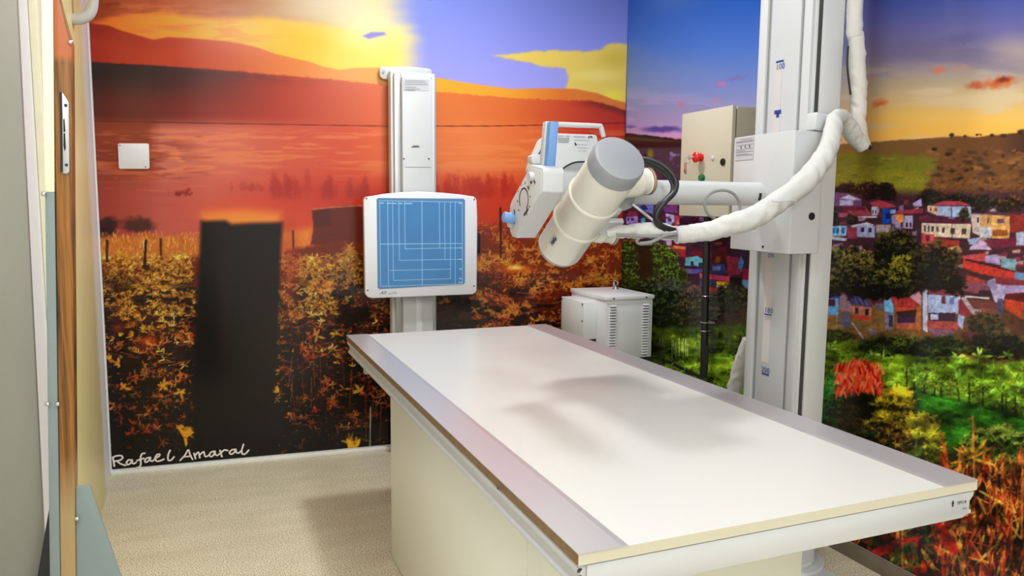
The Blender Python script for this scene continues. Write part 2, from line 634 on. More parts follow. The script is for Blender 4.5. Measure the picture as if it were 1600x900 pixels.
class Mural:
    """A printed sheet on a wall. us, vs: grid lines along the wall and up it; the picture is
    painted cell by cell with shapes measured in the photograph and carried onto the wall plane."""

    def __init__(self, O, U, us, vs):
        self.O, self.U, self.us, self.vs = np.array(O, float), np.array(U, float), us, vs
        gu, gv = np.meshgrid(us, vs)
        self.X = self.O[0] + self.U[0] * gu
        self.Y = self.O[1] + self.U[1] * gu
        self.Z = self.O[2] + gv
        self.px, self.py = to_px(self.X, self.Y, self.Z)
        self.C = np.zeros(gu.shape + (3,))
        n = np.array([-self.U[1], self.U[0], 0])
        self.n = n

    def hit(self, px, py):
        d = ray(px, py)
        t = (self.n @ (self.O - EYE)) / (self.n @ d)
        w = EYE + d * t
        return (w - self.O) @ self.U, w[2] - self.O[2]

    def world(self, px, py, off=0.0):
        d = ray(px, py)
        t = (self.n @ (self.O - EYE)) / (self.n @ d)
        return EYE + d * t

    def win(self, x0, y0, x1, y1):
        c = [self.hit(x, y) for x in (x0, x1) for y in (y0, y1)]
        u = [q[0] for q in c]
        v = [q[1] for q in c]
        i0, i1 = np.searchsorted(self.us, (min(u), max(u)))
        j0, j1 = np.searchsorted(self.vs, (min(v), max(v)))
        i0, j0 = max(i0 - 1, 0), max(j0 - 1, 0)
        return slice(j0, j1 + 1), slice(i0, i1 + 1)

    def blend(self, sl, m, col):
        c = self.C[sl]
        m = m[..., None]
        c *= (1 - m)
        c += m * (col if hasattr(col, 'ndim') and np.ndim(col) == 3 else np.array(col, float))

    def all(self, m, col):
        self.blend((slice(None), slice(None)), m, col)

    def below(self, curve, col, soft=1.5, rough=0.0, rs=9.0, seed=1):
        xs, ys = zip(*curve)
        yy = np.interp(self.px, xs, ys)
        if rough:
            yy = yy + rough * (fbm(self.px / rs, self.px * 0 + 3.3, seed, 4) - 0.5) * 2
        m = sstep(-soft, soft, self.py - yy)
        self.all(m, col)
        return m

    def grad(self, stops, axis='y'):
        t = self.py if axis == 'y' else self.px
        p = [s[0] for s in stops]
        return np.stack([np.interp(t, p, [s[1][k] for s in stops]) for k in range(3)], -1)

    def poly(self, pts, col, soft=0.8, alpha=1.0, wob=0.0, seed=5, ws=10.0):
        x = [p[0] for p in pts]
        y = [p[1] for p in pts]
        e = soft * 2 + 2 + wob
        sl = self.win(min(x) - e, min(y) - e, max(x) + e, max(y) + e)
        px, py = self.px[sl], self.py[sl]
        if px.size == 0:
            return
        if wob:
            px = px + wob * (fbm(self.px[sl] / ws, self.py[sl] / ws, seed, 3) - 0.5) * 2
            py = py + wob * (fbm(self.px[sl] / ws, self.py[sl] / ws, seed + 50, 3) - 0.5) * 2
        ins = np.zeros(px.shape, bool)
        d = np.full(px.shape, 1e9)
        n = len(pts)
        for i in range(n):
            x0, y0 = pts[i]
            x1, y1 = pts[(i + 1) % n]
            if y0 != y1:
                c = ((y0 > py) != (y1 > py)) & (px < (x1 - x0) * (py - y0) / (y1 - y0) + x0)
                ins ^= c
            L = (x1 - x0) ** 2 + (y1 - y0) ** 2 + 1e-9
            t = np.clip(((px - x0) * (x1 - x0) + (py - y0) * (y1 - y0)) / L, 0, 1)
            d = np.minimum(d, (px - x0 - t * (x1 - x0)) ** 2 + (py - y0 - t * (y1 - y0)) ** 2)
        d = np.sqrt(d)
        d[~ins] *= -1
        self.blend(sl, sstep(-soft, soft, d) * alpha, col)

    def line(self, pts, w, col, alpha=1.0, soft=0.7):
        for (x0, y0), (x1, y1) in zip(pts, pts[1:]):
            e = w + soft + 1
            sl = self.win(min(x0, x1) - e, min(y0, y1) - e, max(x0, x1) + e, max(y0, y1) + e)
            px, py = self.px[sl], self.py[sl]
            if px.size == 0:
                continue
            L = (x1 - x0) ** 2 + (y1 - y0) ** 2 + 1e-9
            t = np.clip(((px - x0) * (x1 - x0) + (py - y0) * (y1 - y0)) / L, 0, 1)
            d = np.hypot(px - x0 - t * (x1 - x0), py - y0 - t * (y1 - y0))
            self.blend(sl, (1 - sstep(w * 0.5 - soft * .5, w * 0.5 + soft, d)) * alpha, col)

    def blob(self, x, y, rx, ry, col, alpha=1.0, ang=0.0, hard=0.0, wob=0.0, seed=3, ws=8.0):
        e = max(rx, ry) * 1.05 + 1 + wob
        sl = self.win(x - e, y - e, x + e, y + e)
        px, py = self.px[sl], self.py[sl]
        if px.size == 0:
            return
        dx, dy = px - x, py - y
        if wob:
            dx = dx + wob * (fbm(px / ws, py / ws, seed, 3) - 0.5) * 2
            dy = dy + wob * (fbm(px / ws, py / ws, seed + 31, 3) - 0.5) * 2
        c, s = math.cos(ang), math.sin(ang)
        r = np.sqrt(((dx * c + dy * s) / rx) ** 2 + ((-dx * s + dy * c) / ry) ** 2)
        self.blend(sl, (1 - sstep(hard, 1.0, r)) * alpha, col)

    def blade(self, x, y, L, w, ang, col, alpha=1.0):
        """A pointed leaf from (x, y) along ang."""
        c, s = math.cos(ang), math.sin(ang)
        x1, y1 = x + L * c, y + L * s
        e = w + 1
        sl = self.win(min(x, x1) - e, min(y, y1) - e, max(x, x1) + e, max(y, y1) + e)
        px, py = self.px[sl], self.py[sl]
        if px.size == 0:
            return
        dx, dy = px - x, py - y
        t = (dx * c + dy * s) / L
        b = np.abs(-dx * s + dy * c)
        hw = w * np.clip(4 * t * (1 - t), 0, 1) ** 0.7
        self.blend(sl, np.clip((hw - b) / 0.9 + 0.35, 0, 1) * ((t > 0) & (t < 1)) * alpha, col)

    def plant(self, rnd, x, y, L, cols, n=6, w=None, up=0.6, alpha=1.0):
        for k in range(n):
            a = -math.pi / 2 + rnd.uniform(-1.9, 1.9) * (1 if rnd.random() < up else 1.6)
            l = L * rnd.uniform(0.55, 1.15)
            self.blade(x, y, l, (w or L * 0.16) * rnd.uniform(.7, 1.2), a, rnd.choice(cols), alpha)

    def build(self, name, label, gain, sat=1.04, gam=1.10, lift=1.03):
        ny, nx = self.X.shape
        # sheet with its edges turned back to the wall
        me = bpy.data.meshes.new(name)
        co = np.stack([self.X, self.Y, self.Z], -1).reshape(-1, 3)
        a = (np.arange(ny - 1)[:, None] * nx + np.arange(nx - 1)[None, :])
        q = np.stack([a, a + 1, a + nx + 1, a + nx], -1).reshape(-1, 4)
        rim = np.concatenate([np.arange(nx), np.arange(1, ny) * nx + nx - 1, (ny - 1) * nx + np.arange(nx - 2, -1, -1), np.arange(ny - 2, 0, -1) * nx])
        nb = len(co)
        back = co[rim] + self.n * 0.002
        k = np.arange(len(rim))
        k2 = (k + 1) % len(rim)
        sk = np.stack([rim[k], nb + k, nb + k2, rim[k2]], -1)
        co = np.concatenate([co, back])
        q = np.concatenate([q, sk])
        me.vertices.add(len(co))
        me.vertices.foreach_set('co', co.astype(np.float32).ravel())
        me.loops.add(q.size)
        me.loops.foreach_set('vertex_index', q.astype(np.int32).ravel())
        me.polygons.add(len(q))
        me.polygons.foreach_set('loop_start', np.arange(0, q.size, 4, dtype=np.int32))
        me.update(calc_edges=True)
        me.validate()
        at = me.color_attributes.new('print', 'FLOAT_COLOR', 'POINT')
        g = self.C.mean(-1, keepdims=True)
        g = 255 * np.clip((g + (self.C - g) * sat) / 255, 0, 1) ** gam
        c = lin(np.clip(g * lift, 0, 255)).reshape(-1, 3) * gain
        c = np.concatenate([c, c[rim]])
        at.data.foreach_set('color', np.concatenate([c, np.ones((len(c), 1))], 1).astype(np.float32).ravel())
        me.materials.append(M['print'])
        o = bpy.data.objects.new(name, me)
        COL.objects.link(o)
        return tag(o, label, 'mural')


def steps(a, b, f0, f1, d, coarse=0.03):
    """Grid lines from a to b, fine (d) between f0 and f1."""
    L = []
    if f0 > a:
        L += list(np.arange(a, f0, coarse))
    L += list(np.arange(f0, f1, d))
    if b > f1:
        L += list(np.arange(f1, b, coarse))
    L.append(b)
    return np.array(L)


# back wall runs from the left corner to the right corner, slightly off square
BW0 = np.array([-0.42, 3.59 + 0.068 * 0.42, 0.0])
BW1 = np.array([2.03, 3.59 - 0.068 * 2.03, 0.0])
BU = (BW1 - BW0) / np.linalg.norm(BW1 - BW0)
BN = np.array([BU[1], -BU[0], 0.0])          # into the room
BLEN = np.linalg.norm(BW1 - BW0)


def YB(x):
    return 3.59 - 0.068 * x


def paint_sunset(Mu):
    rnd = random.Random(11)
    px, py = Mu.px, Mu.py
    # sky
    blue = Mu.grad([(0, (134, 148, 222)), (90, (156, 160, 232)), (140, (172, 168, 238))])
    Mu.all(np.ones(px.shape), blue)
    Mu.all(sstep(560, 980, px) * sstep(120, -40, py) * 0.5, (112, 122, 186))
    # warm cloud bank on the left
    warm = Mu.grad([(140, (150, 62, 26)), (210, (178, 84, 44)), (300, (196, 116, 76)), (430, (206, 156, 112)), (520, (226, 206, 150)), (640, (240, 222, 170))], 'x')
    edge = 640 + 26 * (fbm(py / 40, py * 0 + 1.5, 4, 3) - .5) * 2
    Mu.all(1 - sstep(-42, 34, px - edge - (py - 60) * 0.12), warm)
    n1 = fbm(px / 70, py / 9, 21, 4)
    Mu.all(sstep(0.5, 0.75, n1) * sstep(640, 380, px) * 0.5, (228, 140, 86))
    Mu.all(sstep(0.5, 0.75, fbm(px / 60, py / 10, 25, 4)) * sstep(420, 150, px) * 0.6, (120, 44, 20))
    # bright band under the cloud
    yt = np.interp(px, [140, 200, 250, 330, 400, 480, 560, 640, 700], [34, 22, 18, 30, 24, 32, 48, 40, 40])
    yt = yt + 5 * (fbm(px / 30, px * 0, 8, 3) - .5)
    band = sstep(-5, 7, py - yt) * (1 - sstep(-30, 30, px - edge))
    bc = Mu.grad([(140, (212, 112, 40)), (230, (238, 150, 56)), (320, (248, 180, 58)), (430, (252, 200, 58)), (540, (252, 216, 84)), (640, (250, 228, 130))], 'x')
    Mu.all(band, bc)
    Mu.all(band * sstep(0.5, 0.7, fbm(px / 45, py / 7, 33, 4)) * sstep(480, 250, px) * 0.7, (222, 128, 60))
    Mu.blob(500, 6, 120, 60, (240, 226, 206), 0.75)
    Mu.blob(575, 50, 90, 46, (252, 240, 190), 0.7)
    Mu.poly([(566, 56), (580, 50), (600, 50), (604, 54), (588, 58), (576, 61)], (150, 146, 214), 2.5)
    # yellow cloud at the right
    yc = Mu.grad([(70, (226, 206, 112)), (110, (232, 200, 92)), (135, (244, 222, 122)), (165, (240, 214, 80))])
    Mu.poly([(770, 87), (800, 84), (840, 80), (880, 79), (915, 80), (935, 78), (950, 70), (965, 67), (985, 70), (985, 170), (883, 160), (883, 138), (890, 122), (884, 107), (850, 104), (815, 96)], (232, 206, 106), 3.0, wob=2)
    Mu.blob(960, 92, 40, 22, (214, 184, 74), 0.7)
    Mu.blob(930, 118, 60, 14, (240, 226, 140), 0.7)
    Mu.blob(958, 150, 40, 16, (246, 232, 80), 0.7)
    # far hill
    h1 = [(100, 20), (146, 37), (170, 40), (190, 48), (240, 62), (262, 58), (290, 59), (350, 64), (380, 69), (402, 74), (430, 84), (455, 90), (482, 96), (505, 104), (530, 109), (556, 106), (600, 105), (680, 121), (720, 128), (760, 134), (800, 139), (850, 138), (900, 139), (935, 146), (960, 156), (977, 160), (1000, 162)]
    hc = Mu.grad([(146, (150, 42, 24)), (260, (186, 70, 36)), (340, (206, 92, 44)), (430, (232, 132, 66)), (530, (240, 162, 78)), (620, (242, 172, 84)), (690, (244, 178, 50)), (800, (240, 166, 56)), (880, (226, 130, 50)), (977, (214, 130, 60))], 'x')
    Mu.below(h1, hc, 1.5)
    Mu.all(sstep(8, 30, py - np.interp(px, *zip(*h1))) * 0.3 * sstep(420, 200, px), (206, 80, 40))
    # middle ridge
    h2 = [(100, 96), (146, 97), (200, 100), (240, 102), (300, 106), (400, 114), (455, 119), (520, 124), (600, 133), (640, 139), (690, 144), (750, 149), (800, 153), (840, 155), (880, 157), (925, 157), (945, 162), (965, 168), (977, 172), (1000, 174)]
    Mu.below(h2, Mu.grad([(146, (96, 40, 30)), (250, (116, 44, 34)), (330, (150, 56, 42)), (430, (186, 66, 44)), (520, (206, 92, 58)), (600, (224, 116, 70)), (700, (228, 128, 62)), (800, (224, 118, 56)), (900, (206, 80, 44)), (940, (188, 62, 40)), (977, (176, 52, 36))], 'x'), 1.3, rough=2.0, rs=6, seed=9)
    yr = np.interp(px, *zip(*h2))
    dd = py - yr
    Mu.all(sstep(-1, 2, dd) * sstep(70, 8, dd) * sstep(470, 160, px) * (0.75 + .25 * fbm(px / 20, py / 4, 3, 3)), (40, 28, 30))
    Mu.all(sstep(0, 3, dd) * sstep(22, 5, dd) * sstep(560, 300, px) * 0.55 * fbm(px / 14, py / 3, 71, 3), (60, 46, 46))
    Mu.all(sstep(0, 2, dd) * sstep(14, 4, dd) * sstep(880, 950, px) * 0.7, (112, 40, 34))
    # slope below the wire; its pale pink left has the sheen painted in
    sl = Mu.grad([(146, (134, 62, 40)), (232, (150, 68, 48)), (252, (198, 118, 104)), (360, (216, 118, 100)), (440, (214, 98, 72)), (540, (214, 88, 56)), (620, (228, 118, 62)), (740, (234, 134, 70)), (830, (232, 120, 62)), (900, (212, 74, 44)), (977, (196, 52, 34))], 'x')
    Mu.all(sstep(178, 206, py), sl)
    Mu.all(sstep(0.46, 0.62, fbm(px / 60, py / 5, 91, 4)) * sstep(196, 212, py) * sstep(300, 260, py) * 0.5, (240, 150, 92))
    Mu.all(sstep(0.5, 0.66, fbm(px / 50, py / 8, 95, 4)) * sstep(150, 200, px) * sstep(330, 250, px) * sstep(200, 230, py) * 0.55, (126, 46, 36))
    Mu.poly([(146, 186), (230, 190), (234, 226), (184, 228), (150, 226)], (142, 64, 38), 7, 0.75)
    lower = Mu.grad([(146, (158, 66, 54)), (240, (186, 92, 82)), (330, (206, 100, 84)), (430, (206, 70, 52)), (540, (200, 54, 36)), (640, (206, 60, 36)), (760, (206, 62, 34)), (880, (196, 54, 32)), (977, (178, 46, 32))], 'x')  # pinks at the left also carry the painted sheen
    Mu.all(sstep(250, 312, py) * 0.9, lower)
    Mu.line([(146, 189), (300, 192), (470, 195), (600, 197), (760, 197), (880, 195), (978, 192)], 1.3, (96, 34, 24), 0.75)
    # hazy trees
    for (x0, x1, yb, h, n, col, al) in ((425, 480, 312, 50, 16, (176, 50, 36), .45), (500, 575, 312, 44, 22, (174, 48, 34), .55), (676, 800, 310, 42, 40, (186, 52, 32), .6), (800, 960, 310, 22, 24, (176, 44, 30), .5), (360, 420, 300, 18, 8, (170, 60, 46), .4), (255, 300, 306, 12, 6, (130, 40, 34), .5)):
        for k in range(n):
            x = rnd.uniform(x0, x1)
            hh = h * rnd.uniform(.4, 1)
            Mu.blob(x, yb - hh * .5, rnd.uniform(4, 9), hh * .6, col, al, hard=.4, wob=5, seed=k, ws=5)
    for k in range(60):
        Mu.blob(rnd.uniform(160, 330), rnd.uniform(200, 300), rnd.uniform(6, 26), rnd.uniform(1, 3), rnd.choice([(214, 130, 108), (150, 60, 50), (206, 110, 88)]), .35, hard=.2)
    # dark bushes at the left, golden grass strip
    Mu.blob(168, 350, 24, 15, (52, 28, 30), .9, hard=.5, wob=5)
    Mu.blob(215, 352, 36, 16, (58, 30, 28), .8, hard=.4, wob=5, seed=9)
    Mu.blob(160, 364, 26, 10, (40, 24, 26), .9, hard=.5, wob=4)
    g = sstep(362, 376, py + 5 * (fbm(px / 12, py / 5, 44, 3) - .5)) * sstep(330, 300, px)
    Mu.all(g, (196, 120, 52))
    for k in range(420):
        x, y = rnd.uniform(150, 312), rnd.uniform(366, 404)
        Mu.blade(x, y, rnd.uniform(4, 9), .9, -math.pi / 2 + rnd.uniform(-.3, .3), rnd.choice([(226, 156, 70), (206, 130, 56), (166, 96, 44), (240, 178, 96)]), .7)
    # glow right of the stump, earth bank
    Mu.blob(470, 352, 120, 60, (222, 96, 60), .6)
    Mu.poly([(436, 362), (488, 356), (490, 392), (440, 396)], (236, 150, 66), 9, .85)
    Mu.blob(490, 392, 26, 14, (244, 168, 40), .9)
    Mu.poly([(488, 328), (515, 324), (545, 322), (575, 322), (575, 388), (520, 386), (486, 382), (489, 350)], (112, 42, 30), 2, wob=2)
    Mu.poly([(488, 328), (515, 324), (517, 352), (492, 354)], (86, 34, 28), 3, .7, wob=2)
    Mu.line([(488, 327), (518, 324), (566, 321)], 1.5, (226, 140, 100), .7)
    # the field
    f = [(100, 404), (146, 402), (200, 405), (260, 400), (310, 400), (436, 398), (480, 384), (520, 378), (568, 378), (745, 356), (790, 348), (850, 340), (940, 344), (1000, 350)]
    fd = Mu.grad([(340, (150, 52, 26)), (430, (104, 44, 20)), (500, (66, 30, 15)), (560, (44, 20, 12)), (640, (24, 13, 12)), (720, (20, 12, 13))])
    Mu.below(f, fd, 5, rough=5, rs=10, seed=14)
    deep = sstep(0.44, 0.62, fbm(px / 26, py / 12, 61, 4)) * sstep(400, 470, py) * 0.8
    Mu.all(deep, (20, 10, 9))
    Mu.all(sstep(740, 800, px) * sstep(340, 370, py) * sstep(520, 440, py) * .55, (140, 54, 26))
    gold = [(222, 170, 62), (204, 146, 52), (184, 118, 44), (238, 196, 84), (160, 104, 40), (198, 156, 70)]
    rust = [(178, 84, 34), (150, 58, 26), (206, 112, 46), (122, 44, 24), (224, 140, 62)]
    red = [(168, 50, 26), (204, 74, 30), (112, 32, 22), (84, 26, 20)]
    for k in range(4300):
        y = 396 + 310 * rnd.random() ** 1.35
        x = rnd.uniform(150, 620)
        if 300 < x < np.interp(y, [350, 600], [440, 428]) and y > 350:
            continue
        d = (y - 396) / 310
        if rnd.random() < d * 0.9 or (d > .12 and vnoise(np.array([x / 24]), np.array([y / 11]), 61)[0] < .42 and rnd.random() < .8):
            continue
        s = 3.4 + 5.5 * d
        cols = gold if rnd.random() > d * 1.15 else (rust if rnd.random() < .7 else red)
        if x > 440:
            cols = gold if rnd.random() > .25 + d * 1.3 else (rust if rnd.random() < .7 else red)
        dim = 1 - .35 * d * rnd.random()
        cols = [tuple(c * dim for c in q) for q in cols]
        Mu.plant(rnd, x, y, s * rnd.uniform(.7, 1.5), cols, rnd.choice([3, 4, 5, 6]), s * .13, alpha=.85)
    for k in range(1900):
        y = 350 + 190 * rnd.random() ** 1.1
        x = rnd.uniform(738, 975)
        d = (y - 350) / 190
        cols = rust + ([(222, 150, 60), (206, 126, 50)] if rnd.random() < .4 else red)
        if d > .1 and vnoise(np.array([x / 22]), np.array([y / 9]), 63)[0] < .45 and rnd.random() < .85:
            continue
        Mu.plant(rnd, x, y, rnd.uniform(3, 7) + 3 * d, cols, rnd.choice([3, 4, 5]), alpha=.7)
    for x, y, s in ((545, 390, 20), (480, 440, 18), (515, 450, 20), (548, 395, 16), (925, 432, 26), (945, 436, 20), (905, 445, 18), (690, 470, 16), (745, 468, 20), (960, 470, 18)):
        for q in range(3):
            Mu.plant(rnd, x + rnd.uniform(-6, 6), y + rnd.uniform(-4, 6), s * .62, [(206, 150, 60), (190, 124, 48), (166, 96, 40)], 8, 1.7, alpha=.8)
    for k in range(1500):
        x, y = rnd.uniform(148, 560), 400 + 95 * rnd.random() ** 1.2
        if 304 < x < 440:
            continue
        Mu.plant(rnd, x, y, rnd.uniform(4, 8), [(222, 172, 62), (200, 150, 56), (178, 122, 44), (150, 110, 40), (236, 196, 90)], 4, .9, alpha=.8)
    # rows of bare dark earth between the plants
    dk = sstep(.52, .62, fbm(px / 34 + .3, py / 11, 161, 4)) * sstep(410, 470, py) * (1 - sstep(296, 302, px) * sstep(446, 440, px))
    Mu.all(dk * .82, (22, 10, 8))
    Mu.all(sstep(.5, .72, fbm(px / 60, py / 40, 167, 3)) * sstep(560, 660, py) * .6, (16, 8, 8))
    for k in range(900):
        d = rnd.random() ** 1.4
        y, x = 402 + 270 * d, rnd.uniform(148, 612)
        if 300 < x < 434:
            continue
        if vnoise(np.array([x / 30]), np.array([y / 16]), 171)[0] < .5:
            continue
        c = rnd.choice([(250, 200, 84), (236, 172, 62), (226, 150, 52), (255, 220, 120)] if rnd.random() > d * 1.2 else [(206, 104, 44), (186, 74, 32), (222, 140, 66)])
        Mu.plant(rnd, x, y, rnd.uniform(4, 8) + 4 * d, [c, tuple(q * .8 for q in c)], rnd.choice([4, 5, 6]), 1.1, alpha=.9)
    for k in range(260):
        x, y = rnd.uniform(740, 972), 372 + 150 * rnd.random()
        if vnoise(np.array([x / 30]), np.array([y / 14]), 175)[0] < .55:
            continue
        Mu.plant(rnd, x, y, rnd.uniform(6, 13), [(226, 160, 66), (196, 120, 50), (214, 134, 56)], 7, 1.2, alpha=.8)
    Mu.all(sstep(580, 690, py) * .5 * sstep(.35, .6, fbm(px / 22, py / 9, 181, 3)) * (1 - sstep(296, 302, px) * sstep(446, 440, px)), (16, 8, 8))
    # flecks of light on the dark earth
    for k in range(700):
        x, y = rnd.uniform(150, 975), rnd.uniform(420, 690)
        if 300 < x < 440:
            continue
        a = rnd.uniform(-.5, .5)
        l = rnd.uniform(6, 26)
        Mu.line([(x, y), (x + l * math.cos(a), y + l * math.sin(a) * .6)], .9, rnd.choice([(150, 84, 44), (96, 48, 30), (190, 120, 66), (70, 36, 24)]), rnd.uniform(.3, .8))
    for k in range(1300):
        x, y = rnd.uniform(150, 615), rnd.uniform(420, 705)
        if 300 < x < 432:
            continue
        Mu.blob(x, y, rnd.uniform(1, 4), rnd.uniform(.6, 1.6), rnd.choice([(190, 110, 60), (128, 62, 40), (90, 50, 40), (226, 170, 110)]), rnd.uniform(.3, .9))
    Mu.blob(232, 534, 34, 16, (206, 74, 24), .6, wob=8)
    Mu.blob(185, 512, 18, 12, (160, 52, 26), .6, wob=6)
    Mu.blob(505, 448, 34, 10, (234, 132, 42), .55, wob=6)
    for x, y, s in ((170, 562, 16), (186, 568, 14), (288, 668, 20), (294, 678, 18), (548, 692, 22), (556, 694, 20), (495, 525, 18), (524, 522, 14), (562, 612, 16), (194, 606, 16), (436, 612, 14), (255, 604, 20), (282, 612, 18)):
        Mu.plant(rnd, x, y, s * .72, [(216, 158, 50), (226, 172, 48), (196, 124, 40)], 6, 2.0, alpha=.85)
    for x, y in ((494, 640), (518, 632), (480, 556), (470, 548), (490, 560), (206, 676), (232, 676)):
        Mu.plant(rnd, x, y, 10, [(150, 38, 20), (186, 58, 26), (206, 90, 40)], 6, 2.0, alpha=.75)
    for k in range(26):
        x = rnd.uniform(450, 600)
        y = rnd.uniform(540, 640)
        Mu.line([(x, y), (x + rnd.uniform(-6, 6), y + rnd.uniform(20, 60))], 1.1, rnd.choice([(120, 60, 36), (70, 36, 24), (150, 84, 50)]), .7)
    # sunlit spot
    Mu.blob(806, 420, 46, 12, (232, 116, 30), .9, wob=3)
    Mu.blob(805, 418, 20, 6, (255, 224, 120), 1)
    # posts
    for x0, y0, y1, w in ((167, 376, 407, 4), (251, 374, 398, 3.5), (458, 361, 388, 3), (782, 325, 402, 3)):
        Mu.line([(x0, y0), (x0 + .5, y1)], w, (60, 28, 20), .95)
    Mu.blob(227, 386, 5, 14, (240, 232, 226), .9, hard=.5, wob=3)
    Mu.line([(228, 376), (226, 416)], 4, (34, 20, 18))
    Mu.blob(228, 417, 9, 5, (26, 16, 15), .95, hard=.4)
    # out-of-focus stump
    Mu.blob(376, 330, 96, 34, (226, 96, 56), .55)
    Mu.blob(378, 338, 86, 22, (240, 140, 66), .75)
    Mu.blob(452, 420, 30, 110, (170, 52, 30), .55)
    Mu.poly([(318, 334), (436, 334), (436, 352), (318, 352)], (246, 156, 66), 12, .9)
    Mu.poly([(314, 346), (352, 345), (362, 351), (398, 349), (441, 348), (437, 400), (432, 520), (427, 600), (426, 720), (300, 720), (306, 560), (312, 420)], (12, 6, 6), 6)
    Mu.poly([(344, 356), (366, 356), (364, 560), (342, 560)], (70, 26, 20), 11, .35)
    Mu.poly([(388, 360), (436, 354), (430, 520), (396, 520)], (20, 12, 13), 8, .5)
    # lower dark band and a yellow leaf by the floor
    Mu.all(sstep(640, 716, py) * .6 * sstep(0.62, 0.3, fbm(px / 16, py / 8, 5, 3)), (18, 11, 13))
    Mu.poly([(541, 684), (550, 690), (554, 695), (563, 684), (562, 694), (554, 705), (544, 704)], (240, 190, 30), 1)
    Mu.poly([(276, 666), (290, 674), (296, 668), (303, 676), (292, 684), (286, 683)], (226, 160, 40), 1)
    Mu.poly([(287, 684), (292, 684), (293, 694), (290, 699)], (230, 170, 40), 1)
    Mu.line([(579, 636), (578, 704)], 1.4, (196, 188, 176), .9)
    # print colour lightened towards the left corner, standing in for light there
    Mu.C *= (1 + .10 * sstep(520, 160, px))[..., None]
    Mu.C *= (1 + sstep(330, 420, py) * 0.2 * (fbm(px / 3.0, py / 3.0, 77, 2) - .5))[..., None]


